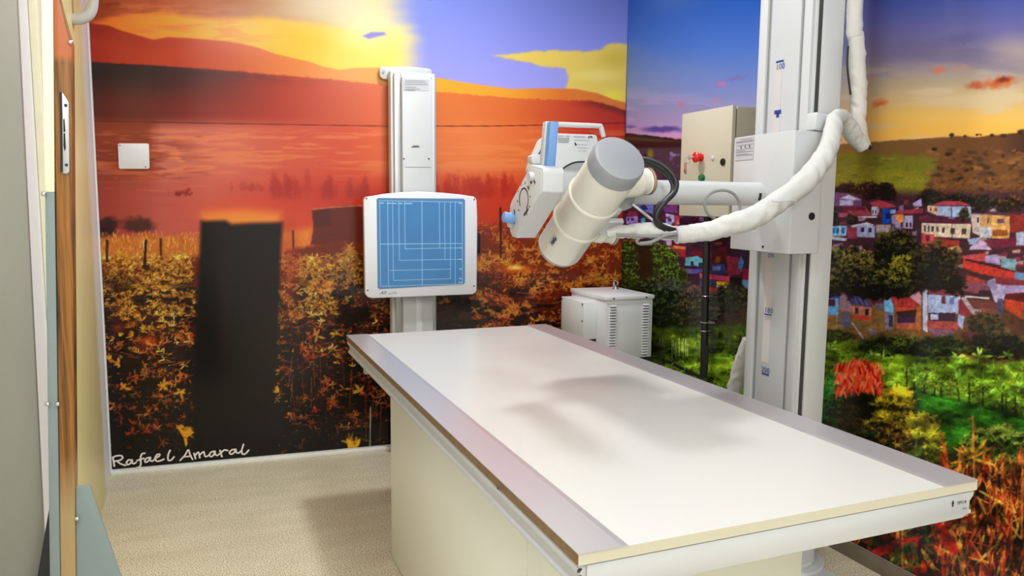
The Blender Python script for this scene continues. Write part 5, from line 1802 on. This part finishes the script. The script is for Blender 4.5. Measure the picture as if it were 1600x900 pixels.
for y in (2.70, 2.80, 2.90):
    b = MB()
    b.torus((1.995, y, .462), (0, 1, 0), .009, .0015)
    b.build('clip', M['cablegrey'], cd)

# ------------------------------------------------------------------ x-ray tube stand: column, carriage, arm, tube, collimator, console
CXF = 1.719
xs = thing('xray_tube_stand', 'white floor to ceiling x-ray stand with arm carrying the cylindrical tube head over the table', 'x-ray machine', (1.78, 1.95, 0))
b = MB()
b.box((CXF - .05, .75, 0), (1.86, 2.85, .014), .004)
b.build('floor_track', M['greywhite'], xs)
b = MB()
b.lathe((1.775, 1.93, .014), (0, 0, 1), [(0, 0), (0, .150), (.003, .150), (.006, .146), (.006, 0)], 48)
b.lathe((1.765, 1.93, .020), (0, 0, 1), [(0, 0), (0, .125), (.012, .125), (.016, .120), (.016, 0)], 48)
b.build('base_collar', M['greywhite'], xs)
ZT = CEIL - .05
b = MB()
b.box((CXF + .012, 1.832, .03), (1.83, 2.06, ZT), .004)
colm = b.build('column_body', M['greywhite'], xs)
b = MB()
b.box((CXF, 2.036, .06), (CXF + .02, 2.074, ZT), .003)
b.box((CXF, 1.838, .06), (CXF + .02, 1.872, ZT), .003)
b.build('guide_rail', M['white'], xs)
b = MB()
b.box((CXF + .002, 1.886, .06), (CXF + .02, 2.018, ZT), .002)
b.build('scale_face', M['colwhite'], xs)
b = MB()
b.box((CXF + .009, 1.870, .06), (CXF + .016, 2.038, ZT))
b.build('groove', M['grey'], xs)
b = MB()
b.box((CXF + .020, 1.824, .06), (CXF + .030, 1.84, ZT))
b.build('side_groove', M['dark'], xs)
b = MB()
b.box((CXF + .028, 1.818, .034), (1.828, 1.834, ZT), .002)
b.build('side_cover', M['greywhite'], xs)
b = MB()
b.box((CXF - .08, 1.72, ZT), (1.9, 2.16, CEIL), .006)
b.build('ceiling_bracket', M['greywhite'], xs)
# printed height scale on the column
xf = CXF + .0015
sU, sV = Vector((0, -1, 0)), Vector((0, 0, 1))


def scale_tape(y0, y1, z0, z1):
    b = MB()
    b.box((xf - .0004, y0, z0), (xf + .001, y1, z1))
    b.build('scale_tape', M['pinkpaper'], xs)


yc = PX(1217, 100, xf)[1]
zA = PX(1218, 96.5, xf)[2]
scale_tape(yc - .016, yc + .016, zA - .98, zA)


def centred(s, size, px, py, nm, mt=M['inkblue']):
    o = Vector(PX(px, py, xf - .001))
    ob = text(s, size, o, sU, sV, mt, xs, nm)
    w = max(v.co.y for v in ob.data.vertices) - min(v.co.y for v in ob.data.vertices)
    for v in ob.data.vertices:
        v.co.y += w / 2
    return ob


def tick(px, py, w=.034, h=.006, mt=M['inkblue']):
    p = PX(px, py, xf - .001)
    b = MB()
    b.box(p + np.array([-.0005, -w / 2, -h / 2]), p + np.array([0, w / 2, h / 2]))
    b.build('scale_mark', mt, xs, smooth=0)


tick(1218.5, 96)
centred('100', .027, 1217.8, 108.5, 'scale_number')
tick(1215, 175, .030, .012)
tick(1215, 180, .012, .014)
centred('cm', .026, 1204, 402.5, 'scale_number', M['inkblue'])
centred('180', .027, 1199.8, 489, 'scale_number')
tick(1200, 491.5, .034, .004)
centred('cm', .024, 1199.5, 499.5, 'scale_number', M['inkgrey'])
centred('200', .027, 1195.6, 582, 'scale_number')
tick(1195.8, 584.5, .034, .005)
# carriage
GX, GY0, GY1 = 1.60, 1.757, 2.045
gz0, gz1 = 1.2 - .140, 1.2 + .222
b = MB()
pts = [(GX + .012, GY1), (GX, GY1 - .03), (GX, GY0 + .004), (GX + .105, GY0), (GX + .118, GY0 + .006), (GX + .118, GY0 + .06), (CXF - .001, GY0 + .06), (CXF - .001, GY1)]
pts = [(GX + .014, GY1), (GX, 1.925), (GX, GY0 + .003), (GX + .003, GY0), (GX + .112, GY0), (GX + .118, GY0 + .006), (GX + .118, GY0 + .055), (CXF - .002, GY0 + .055), (CXF - .002, GY1)]
b.prism([(x, y, gz0) for x, y in pts], (0, 0, gz1 - gz0), .003)
car = b.build('carriage', M['white'], xs)
b = MB()
p0 = PX(1149, 213, GX + .012)
lx = GX + .0285
e0, e1 = Vector((GX + .014, GY1, 0)), Vector((GX, 1.925, 0))


def on_cham(s, z, off=.0008):
    nn = Vector((-(e0 - e1).y, (e0 - e1).x, 0)).normalized()
    q = e0.lerp(e1, s)
    return Vector((q.x, q.y, z)) + nn * off


nch = Vector((-(e0 - e1).y, (e0 - e1).x, 0)).normalized()
b.prism([on_cham(.08, gz1 - .004), on_cham(.94, gz1 - .004), on_cham(.94, gz1 - .075), on_cham(.08, gz1 - .075)], nch * .0006)
lb = b.build('rating_label', M['paper'], car, smooth=0)
b = MB()
for s0, s1, dz in ((.3, .85, .009), (.14, .9, .015), (.14, .9, .018), (.14, .92, .027), (.14, .92, .040), (.14, .55, .045), (.14, .92, .049), (.14, .7, .056), (.14, .9, .060)):
    b.ribbon([on_cham(s0, gz1 - dz, .0016), on_cham(s1, gz1 - dz, .0016)], .0014, nch)
b.build('small_print', M['inkgrey'], lb, smooth=0)
b = MB()
for s in (.35, .55, .75):
    b.ribbon([on_cham(s, gz1 - .031, .0016), on_cham(s + .03, gz1 - .036, .0016)], .004, nch)
b.build('small_print', M['ink'], lb, smooth=0)
p = PY(1268, 338, GY0)
b = MB()
b.cyl(p, p + np.array([0, -.002, 0]), .0115, 24)
b.build('round_port', M['black'], car)
p = PX(1192, 386, GX)
b = MB()
b.prism([(GX - .0006, p[1] + .007, p[2] + .004), (GX - .0006, p[1] - .007, p[2] + .004), (GX - .0006, p[1], p[2] - .006)], (.001, 0, 0))
b.build('pointer_mark', M['ink'], car, smooth=0)
# arm
AY, AZ = 1.905, 1.238
b = MB()
b.cyl((1.03, AY, AZ), (GX + .06, AY, AZ), .036, 40)
arm = b.build('arm', M['white'], xs)
b = MB()
b.torus((GX + .004, AY, AZ), (1, 0, 0), .038, .0025, a0=0, a1=math.pi * 1.2)
b.build('arm_scale_ring', M['dark'], arm)
b = MB()
b.torus((GX - .02, AY - .002, AZ), (1, 0, 0), .0365, .004, 28, 8, a0=2.3, a1=2.9)
b.build('clamp_mark', M['black'], arm)
# tube housing
TC = np.array([1.002, 1.905, 1.192])
ang = math.radians(35.8)
tt = np.array([0, -math.cos(ang), math.sin(ang)])      # along the tube, towards the raised near end
tn = np.array([0, math.sin(ang), math.cos(ang)])       # across the tube, away and up
tx = np.array([1.0, 0, 0])
Lh = .222
r0 = .0725
b = MB()
prof = [(-Lh, 0), (-Lh, r0 * .80), (-Lh + .006, r0 * .92), (-Lh + .02, r0 * .965), (-.075, r0 * .965), (-.070, r0), (.055, r0), (.06, r0), (Lh - .045, r0), (Lh - .045, 0)]
b.lathe(TC, tt, prof, 64)
tube = b.build('tube_housing', M['tube'], xs)
b = MB()
b.lathe(TC + tt * (Lh - .047), tt, [(0, 0), (0, r0 * 1.01), (.036, r0 * 1.01), (.046, r0 * .955), (.049, r0 * .87), (.049, 0)], 64)
b.build('end_cap', M['cap'], tube)
b = MB()
b.lathe(TC - tt * (Lh + .002), tt, [(0, 0), (0, r0 * .78), (.003, r0 * .86), (.010, r0 * .935), (.018, r0 * .975), (.018, 0)], 64)
b.build('end_cap', M['cap'], tube)
for s in (.045, -.072):
    b = MB()
    b.lathe(TC + tt * s, tt, [(0, r0 * .98), (0, r0 * 1.035), (.003, r0 * 1.06), (.010, r0 * 1.06), (.013, r0 * 1.035), (.013, r0 * .98)], 64, cap=False)
    b.build('band', M['tube'], tube)
for k in range(6):
    b = MB()
    a = k * math.pi / 3 + .3
    rad = tx * math.cos(a) + tn * math.sin(a)
    b.cyl(TC + tt * (Lh - .022) + rad * r0 * .99, TC + tt * (Lh - .022) + rad * r0 * 1.025, .0035, 10)
    b.build('cap_screw', M['grey'], tube)
# warning sticker near the lower end
a0 = math.atan2(-math.cos(.62), -math.sin(.62))


def on_tube(s, a, off=0.0008, rr=r0 * .965):
    rad = tx * math.cos(a) - tn * math.sin(a)
    return TC + tt * s + rad * (rr + off)


b = MB()
a1 = math.radians(148)
for k in range(5):
    q0, q1 = a1 + k * .055, a1 + (k + 1) * .055
    b.prism([on_tube(-.105, q0), on_tube(-.105, q1), on_tube(-.145, q1), on_tube(-.145, q0)], tx * 1e-5)
b.build('warning_sticker', M['paper'], tube, smooth=0)
b = MB()
for s, k0, k1 in ((-.112, .04, .10), (-.120, .06, .16), (-.128, .04, .12), (-.136, .08, .14)):
    nr = on_tube(s, a1 + k0, 1) - on_tube(s, a1 + k0, 0)
    b.ribbon([on_tube(s, a1 + k0, .0015), on_tube(s + .004, a1 + k1, .0015)], .005, nr)
b.build('sticker_print', M['ink'], tube, smooth=0)
# two cable sockets on the column side of the tube
for s, dirv, off_ in ((.105, tx * .96 + tn * .12 - tt * .02, .062), (-.085, tx * .95 - tn * .22, .034)):
    dirv = dirv / np.linalg.norm(dirv)
    o = TC + tt * s + dirv * off_
    b = MB()
    b.lathe(o, dirv, [(0, 0), (0, .042), (.055, .040), (.060, .036), (.085, .034), (.088, .037), (.096, .037), (.098, .030), (.104, .022), (.104, 0)], 36)
    sk = b.build('cable_socket', M['tube'], tube)
    b = MB()
    b.lathe(o + dirv * .0875, dirv, [(0, .030), (0, .0385), (.003, .0385), (.003, .030)], 36, cap=False)
    b.lathe(o + dirv * .0935, dirv, [(0, .030), (0, .0385), (.003, .0385), (.003, .030)], 36, cap=False)
    b.build('clamp_ring', M['mdf'], tube)
# trunnion bracket joining tube and arm
b = MB()
b.obox(TC + tx * .078 + tn * .0 + tt * .0, (tx, tt, tn), (.012, .034, .034), .004)
b.obox(TC + tx * .07 - tt * .02 - tn * .05, (tx, tt, tn), (.03, .03, .008), .003)
b.build('trunnion', M['greywhite'], xs)
b = MB()
q = PY(993, 318, 1.84)
b.prism([PY(*k, 1.862) for k in ((979, 297), (988, 290), (993, 293), (993.5, 302), (992, 313), (987, 325), (973, 330), (963, 330), (966, 322))], (0, .03, 0), .002)
b.build('pivot_bracket', M['grey'], xs)
# collimator box on the left of the tube
cxl, cxr = .79, .850
bpx = [(829.5, 257), (847, 261.5), (849, 268), (848, 300), (843, 309), (806, 372), (800, 370.5), (796, 362), (796, 322), (799, 313)]
poly = [PX(x, y, cxl) for x, y in bpx]
b = MB()
b.prism(poly, (cxr - cxl, 0, 0), .0045, 3)
coll = b.build('collimator', M['white'], xs)
b = MB()
cen = sum(poly) / len(poly)
b.prism([cen + (p - cen) * .93 + np.array([-.0012, 0, 0]) for p in poly], (.002, 0, 0), .0008)
face = b.build('control_face', M['greywhite'], coll)
xk = cxl - .0015


def cyl_x(px, py, r, h, m, nm, parent):
    p = PX(px, py, xk)
    b = MB()
    b.lathe(p, (-1, 0, 0), [(0, 0), (0, r), (h * .8, r * .92), (h, r * .8), (h, 0)], 24)
    return b.build(nm, m, parent)


cyl_x(832.5, 276, .012, .012, M['white'], 'knob', coll)
cyl_x(798.5, 338.5, .012, .012, M['white'], 'knob', coll)
cyl_x(799, 350, .010, .010, M['white'], 'knob', coll)
p = PX(818.5, 312, xk)
b = MB()
arcpts = []
for k in range(13):
    a = math.radians(-30 + 260 * k / 12)
    arcpts.append(Vector((xk, p[1] + math.cos(a) * .030, p[2] + math.sin(a) * .030)))
b.ribbon(arcpts, .004, (-1, 0, 0))
for k in range(9):
    a = math.radians(-40 + 35 * k)
    c = Vector((xk, p[1] + math.cos(a) * .042, p[2] + math.sin(a) * .042))
    b.ribbon([c, c + Vector((0, math.cos(a) * .004, math.sin(a) * .004))], .0032, (-1, 0, 0))
b.build('dial_print', M['ink'], coll, smooth=0)
for x0, y0, x1, y1 in ((819, 336, 825, 327), (803.5, 329, 804, 333), (802, 344, 804, 348), (829, 282, 830, 286), (835, 283, 836, 286), (825, 292, 826, 295)):
    b = MB()
    b.ribbon([PX(x0, y0, xk - .0006), PX(x1, y1, xk - .0006)], .006, (-1, 0, 0))
    b.build('face_print', M['ink'], coll, smooth=0)
# blue grips
g0, g1 = PX(858.5, 263, .835), PX(864, 190.5, .835)
b = MB()
d = (g1 - g0) / np.linalg.norm(g1 - g0)
sd = np.cross(d, [0, 1, 0])
b.obox((g0 + g1) / 2 - d * .01, (d, [0, 1, 0], sd), (np.linalg.norm(g1 - g0) / 2 + .01, .012, .0118), .003)
b.build('blue_grip', M['blue'], coll)
b = MB()
b.obox((g0 + g1) / 2 + np.array([-.002, .02, .002]), (d, [0, 1, 0], sd), (np.linalg.norm(g1 - g0) / 2, .011, .0145), .004)
b.build('grip_backing', M['white'], coll)
g0, g1 = PY(797, 341, 1.93), PY(786, 338, 1.93)
b = MB()
dd = (g1 - g0) / np.linalg.norm(g1 - g0)
b.cyl(g0 - dd * .05, g1, .0145, 20, bev=.005)
b.build('blue_grip', M['blue'], coll)
# console box behind the tube
yc0 = 2.05
con = [(857.5, 217), (869, 208), (933, 210.5), (944, 262), (944, 330), (880, 330), (838, 266), (843, 250)]
b = MB()
b.prism([PY(*q, yc0) for q in con], (0, .09, 0), .006)
cons = b.build('console', M['white'], xs)
b = MB()
hl = [PY(*q, yc0 + .03) for q in ((866, 213), (867, 197), (870, 194.5), (900, 195.5), (934, 197), (939, 199), (943, 214))]
b.tube(hl, .0078, 12, 6)
b.build('carry_handle', M['white'], cons)
b = MB()
for x0, y0, x1, y1, hh in ((872, 212.5, 880, 212.5, .002), (884, 212.8, 890, 212.8, .002), (872, 216, 889, 216.5, .003), (872, 219, 889, 219.5, .003), (873, 222, 888, 222.4, .003), (896, 213.5, 914, 214, .002), (897, 219, 920, 219.8, .0012), (902, 226, 918, 226.4, .0012), (902, 231, 918, 231.6, .0012), (904, 235.5, 916, 236, .0012)):
    b.ribbon([PY(x0, y0, yc0 - .0004), PY(x1, y1, yc0 - .0004)], hh, (0, -1, 0))
b.build('small_print', M['inkgrey'], cons, smooth=0)
for x0, y0, x1, y1, hh in ((898.5, 224, 900, 226.5, .005), (922, 213.5, 925, 214.5, .004), (919.5, 213.5, 920, 216, .003)):
    b = MB()
    b.ribbon([PY(x0, y0, yc0 - .0004), PY(x1, y1, yc0 - .0004)], hh, (0, -1, 0))
    b.build('console_mark', M['ink'], cons, smooth=0)
b = MB()
b.ribbon([PY(*q, yc0 - .001) for q in ((878, 265), (886, 259), (896, 254.5), (906, 253), (920, 253))], .005, (0, -1, 0))
b.build('window_rim', M['black'], cons, smooth=0)
b = MB()
b.prism([PY(*q, yc0 - .0003) for q in ((880, 266.5), (887, 260), (897, 256), (908, 255), (922, 256), (922, 267.5))], (0, -.0005, 0))
b.build('beam_window', M['grey'], cons, smooth=0)
b = MB()
b.ribbon([PY(*q, yc0 - .0005) for q in ((879, 267), (930, 268.5))], .004, (0, -1, 0))
b.build('window_sill_line', M['alu'], cons, smooth=0)
b = MB()
b.prism([PY(*q, yc0 - .002) for q in ((843, 240), (853, 219), (856, 219), (856, 240))], (0, .01, 0))
b.build('display', M['blue'], cons, smooth=0)
b = MB()
b.ribbon([PY(*q, yc0 - .003) for q in ((836, 254), (853.5, 218))], .004, (0, -1, 0))
b.build('display_rim', M['dark'], cons, smooth=0)
b = MB()
b.prism([PY(*q, yc0 - .02) for q in ((830.5, 243), (835, 241.5), (853, 241), (853, 256), (832, 256), (830, 249))], (0, .03, 0), .003)
b.build('latch', M['white'], cons)

# ------------------------------------------------------------------ cables and fabric sleeves
sl = thing('cable_sleeve', 'white fabric cable sleeve drooping from the tube head past the carriage', 'cable sleeve', tuple(PY(1130, 360, 1.72)))


def cpath(rows):
    return [PY(x, y, Y) for x, y, Y in rows]


b = MB()
b.tube(cpath([(949, 366, 1.86), (962, 363, 1.85), (990, 361, 1.83), (1030, 361, 1.81), (1062, 366, 1.79)]), [.014, .016, .020, .023, .018], 28, 14, 0, 3, 1.0, .26, 60)
b.build('narrow_sleeve', M['sleeve'], sl)
b = MB()
b.tube(cpath([(1056, 367, 1.79), (1064, 366, 1.785), (1100, 363, 1.76), (1140, 352, 1.72), (1180, 338, 1.70), (1220, 313, 1.69), (1258, 283, 1.685), (1284, 251, 1.69), (1296, 226, 1.70), (1302, 204, 1.715), (1303, 190, 1.735), (1312, 182, 1.76), (1320, 190, 1.775), (1332, 208, 1.785), (1348, 228, 1.79)]),
       [.019, .024, .027, .030, .031, .031, .031, .029, .027, .025, .023, .023, .025, .026, .024], 30, 16, 0, 7, 1.0, .13, 62)
b.build('wide_sleeve', M['sleeve'], sl)
b = MB()
b.torus(PY(1057, 367, 1.79), PY(1064, 366, 1.785) - PY(1052, 367.5, 1.79), .022, .004)
b.build('cable_tie', M['paper'], sl)
b = MB()
b.tube(cpath([(1206, 312, 1.655), (1210, 315, 1.65), (1241, 313, 1.645), (1243, 317, 1.65)]), .0022, 8, 4)
b.build('cable_tie', M['paper'], sl)
bc = PX(1272, 190, 1.665)
b = MB()
b.obox(PY(1277, 192, 1.775), ((1, 0, -.12), (0, 1, 0), (.12, 0, 1)), (.026, .022, .026), .005)
b.build('sleeve_clamp', M['white'], car)
hs = thing('cable_sleeve', 'grey white fabric cable sleeve hanging straight down from the ceiling beside the column', 'cable sleeve', (1.88, 1.80, CEIL))
topp = PY(1336, 0, 1.80)
b = MB()
b.tube([np.array([topp[0] - .004, 1.80, CEIL]), topp] + cpath([(1338, 60, 1.80), (1340, 120, 1.80), (1341, 165, 1.80), (1340, 190, 1.80), (1347, 214, 1.80), (1356, 230, 1.80)]), [.026, .0235, .024, .025, .024, .023, .019, .010], 28, 16, 0, 11, 1.0, .15, 60)
b.build('fabric_tube', M['sleevegrey'], hs)
b = MB()
b.tube(cpath([(1325, 72, 1.785), (1324, 105, 1.785), (1329, 148, 1.785)]), .003, 8, 6)
b.build('inner_cable', M['black'], hs)
b = MB()
b.tube(cpath([(1346, 216, 1.78), (1357, 228, 1.78), (1361, 231, 1.78)]), .006, 8, 6)
b.build('inner_cable', M['black'], hs)
fs = b = MB()
b.tube([PX(1168, 530, 1.86), PX(1160, 560, 1.86), PX(1153, 585, 1.86), PX(1148, 606, 1.86), PX(1143, 640, 1.86), np.array([1.84, 2.30, .05])], [.020, .026, .028, .027, .03, .03], 24, 12, 0, 5, 1.0, .16, 45)
tag(b.build('cable_sleeve', M['sleeve']), 'white fabric cable sleeve slanting down behind the column foot', 'cable sleeve')

ck = thing('power_cable', 'pair of thick black cables curving from the tube head to the sleeve', 'cable', tuple(PY(1040, 320, 1.78)))
b = MB()
b.tube(cpath([(1000, 248, 1.90), (1018, 251, 1.87), (1040, 262, 1.83), (1056, 282, 1.80), (1054, 300, 1.79), (1040, 315, 1.785), (1028, 330, 1.785), (1026, 343, 1.785), (1036, 354, 1.785), (1058, 361, 1.787)]), .0075, 12)
b.build('black_cable', M['black'], ck)
b = MB()
b.tube(cpath([(1003, 251, 1.91), (1020, 259, 1.88), (1040, 270, 1.845), (1051, 288, 1.815), (1049, 302, 1.805), (1036, 314, 1.80), (1026, 326, 1.80), (1024, 344, 1.795), (1035, 358, 1.79), (1058, 364, 1.787)]), .0068, 12)
b.build('dark_cable', M['darksteel'], ck)
b = MB()
b.tube(cpath([(988, 319, 1.86), (1005, 332, 1.84), (1022, 346, 1.81)]), .0042, 10)
tag(b.build('stay_rod', M['alu']), 'thin grey rod slanting below the arm beside the tube head', 'rod')
b = MB()
b.tube(cpath([(1018, 381, 1.80), (1000, 381, 1.80), (995, 377, 1.80), (998, 373, 1.795)]), .0042, 10)
b.tube(cpath([(1000, 380.5, 1.80), (1018, 378, 1.79), (1040, 368, 1.775), (1058, 365, 1.77)]), .005, 10)
b.tube(cpath([(963, 367, 1.83), (1000, 369, 1.81), (1030, 370, 1.79), (1058, 371, 1.775)]), .0046, 10)
tag(b.build('grey_cable', M['cablegrey']), 'thin grey cables running under the narrow white sleeve', 'cable')
b = MB()
pc = [(1118, 342), (1106, 334), (1101, 320), (1105, 307), (1116, 299.5), (1131, 297.5), (1145, 302), (1154, 313), (1156, 325), (1153, 334)]
b.tube([PY(x, y, 1.78 - .002 * i) for i, (x, y) in enumerate(pc)], .0042, 10)
tag(b.build('grey_cable', M['cablegrey']), 'thin grey cable looping up above the wide sleeve in front of the arm', 'cable')

# ------------------------------------------------------------------ left edge: door seen edge-on, partition, hose
dy = 1.60
dr = thing('open_door', 'narrow varnished wood door edge with steel latch plate and flared grey foot', 'door', (-.24, 1.62, 0))
W0 = [(84, 0), (88, 600), (95, 900)]


def DP(x, y): return PY(x, y, dy)


lowL, lowR = DP(95, 900), DP(118, 900)
zb = .02
dz = (lowL[2] - zb) / (DP(84, 0)[2] - lowL[2])
LB = lowL - (DP(84, 0) - lowL) * dz
RB = lowR - (DP(111, 70) - lowR) * ((lowR[2] - zb) / (DP(111, 70)[2] - lowR[2]))
topA = DP(83, -40)
b = MB()
b.prism([LB, RB, DP(111.5, 66), DP(92, 0), DP(84, -30), topA], (0, .036, 0), .0015)
slab = b.build('door_slab', M['wood'], dr)
# cladding strips on both faces
b = MB()
b.prism([LB + np.array([-.019, .002, 0]), LB + np.array([0, .002, 0]), DP(85, 300) + np.array([0, .002, 0]), DP(70, 300) + np.array([0, .002, 0])], (0, .03, 0), .001)
b.build('steel_cladding', M['steelgrey'], dr)
b = MB()
b.prism([DP(70, 300) + np.array([0, .002, 0]), DP(85, 300) + np.array([0, .002, 0]), DP(82.5, -30) + np.array([0, .002, 0]), DP(63, -30) + np.array([0, .002, 0])], (0, .03, 0), .001)
b.build('cream_cladding', M['cream'], dr)
b = MB()
b.ribbon([DP(92, -8) + np.array([.001, -.001, 0]), DP(111, 62) + np.array([0, -.001, 0])], .0032, (0, -1, 0), .001)
b.build('top_trim', M['mdf'], dr, smooth=0)
# latch plate
b = MB()
b.prism([DP(*q) + np.array([0, 0, 0]) for q in ((96, 145), (99, 146), (108, 160), (109, 268), (106, 272), (98, 271), (96.5, 266))], (0, -.004, 0), .001)
lp = b.build('latch_plate', M['alu'], dr)
b = MB()
for q in (((99.5, 187), (101.5, 186), (103, 206), (100, 207)), ((100, 209), (102.5, 208), (103.5, 232), (101.5, 237), (99.8, 228))):
    b.prism([DP(*k) + np.array([0, -.004, 0]) for k in q], (0, -.0008, 0))
b.build('latch_slot', M['black'], lp, smooth=0)
b = MB()
b.ribbon([DP(95.6, 146) + np.array([0, -.004, 0]), DP(96.4, 200) + np.array([0, -.004, 0]), DP(97, 268) + np.array([0, -.004, 0])], .004, (0, -1, 0))
b.build('gap_shade', M['black'], lp, smooth=0)  # black strip paints the shade along the latch plate's edge
for q in ((103.5, 165), (104.5, 258)):
    b = MB()
    p = DP(*q) + np.array([0, -.004, 0])
    b.cyl(p, p + np.array([0, -.0015, 0]), .0028, 12)
    b.build('screw', M['darksteel'], lp)
for q in ((68.5, 303), (74.5, 631), (90.5, 631), (110.5, 66), (120.5, 810)):
    b = MB()
    b.ball(DP(*q) + np.array([0, -.001, 0]), .0045)
    b.build('bolt', M['chrome'], dr)
# flared foot plates, one each side
b = MB()
R1, R2 = DP(140, 760), DP(188, 900)
R3 = R1 + (R2 - R1) * ((R1[2] - zb) / (R1[2] - R2[2]))
b.prism([DP(115, 763) + np.array([.003, .004, 0]), R1 + np.array([0, .004, 0]), R3 + np.array([0, .004, 0]), RB + np.array([.003, .004, 0])], (0, .008, 0), .0015)
b.build('foot_plate', M['steelgrey'], dr)
b = MB()
L1, L2 = DP(79, 778), DP(45, 900)
L3 = L1 + (L2 - L1) * ((L1[2] - zb) / (L1[2] - L2[2]))
L3[0] = max(L3[0], XL + .01)
b.prism([DP(86, 740) + np.array([-.006, .004, 0]), LB + np.array([-.006, .004, 0]), L3 + np.array([0, .004, 0]), L1 + np.array([0, .004, 0])], (0, .008, 0), .0015)
b.build('foot_plate', M['shadeblack'], dr)['label'] = 'foot plate coloured black as in shade'
b = MB()
b.box((LB[0] - .05, dy + .004, 0), (RB[0] + .05, dy + .034, zb + .002), .002)
b.build('floor_shoe', M['darksteel'], dr)

# grey partition panel on the left, behind the door foot
b = MB()
qa, qb = PY(30, 20, 1.68), PY(69, 800, 1.68)
slope = (qa[0] - qb[0]) / (qa[2] - qb[2])
xb_, xt_ = qb[0] - slope * qb[2], qb[0] + slope * (2.35 - qb[2])
b.prism([(XL + .003, 1.665, 0), (xb_, 1.665, 0), (xt_, 1.665, 2.35), (XL + .003, 1.665, 2.35)], (0, .015, 0), .002)
tag(b.build('partition_panel', M['partition']), 'tall plain olive grey panel at the left edge of the view', 'panel')

# white bent hose above the yellow door
b = MB()
b.tube([PY(x, y, Y) for x, y, Y in ((92, -60, 3.1), (98, -10, 3.1), (103, 18, 3.1), (112, 29, 3.1), (126, 29, 3.1), (139, 22, 3.1), (145, 6, 3.1), (145, -30, 3.1), (144, -90, 3.1))], [.016, .016, .017, .019, .020, .019, .018, .018, .018], 16, 8)
tag(b.build('hanging_hose', M['white']), 'white bent hose hanging in a loop above the yellow door', 'hose')
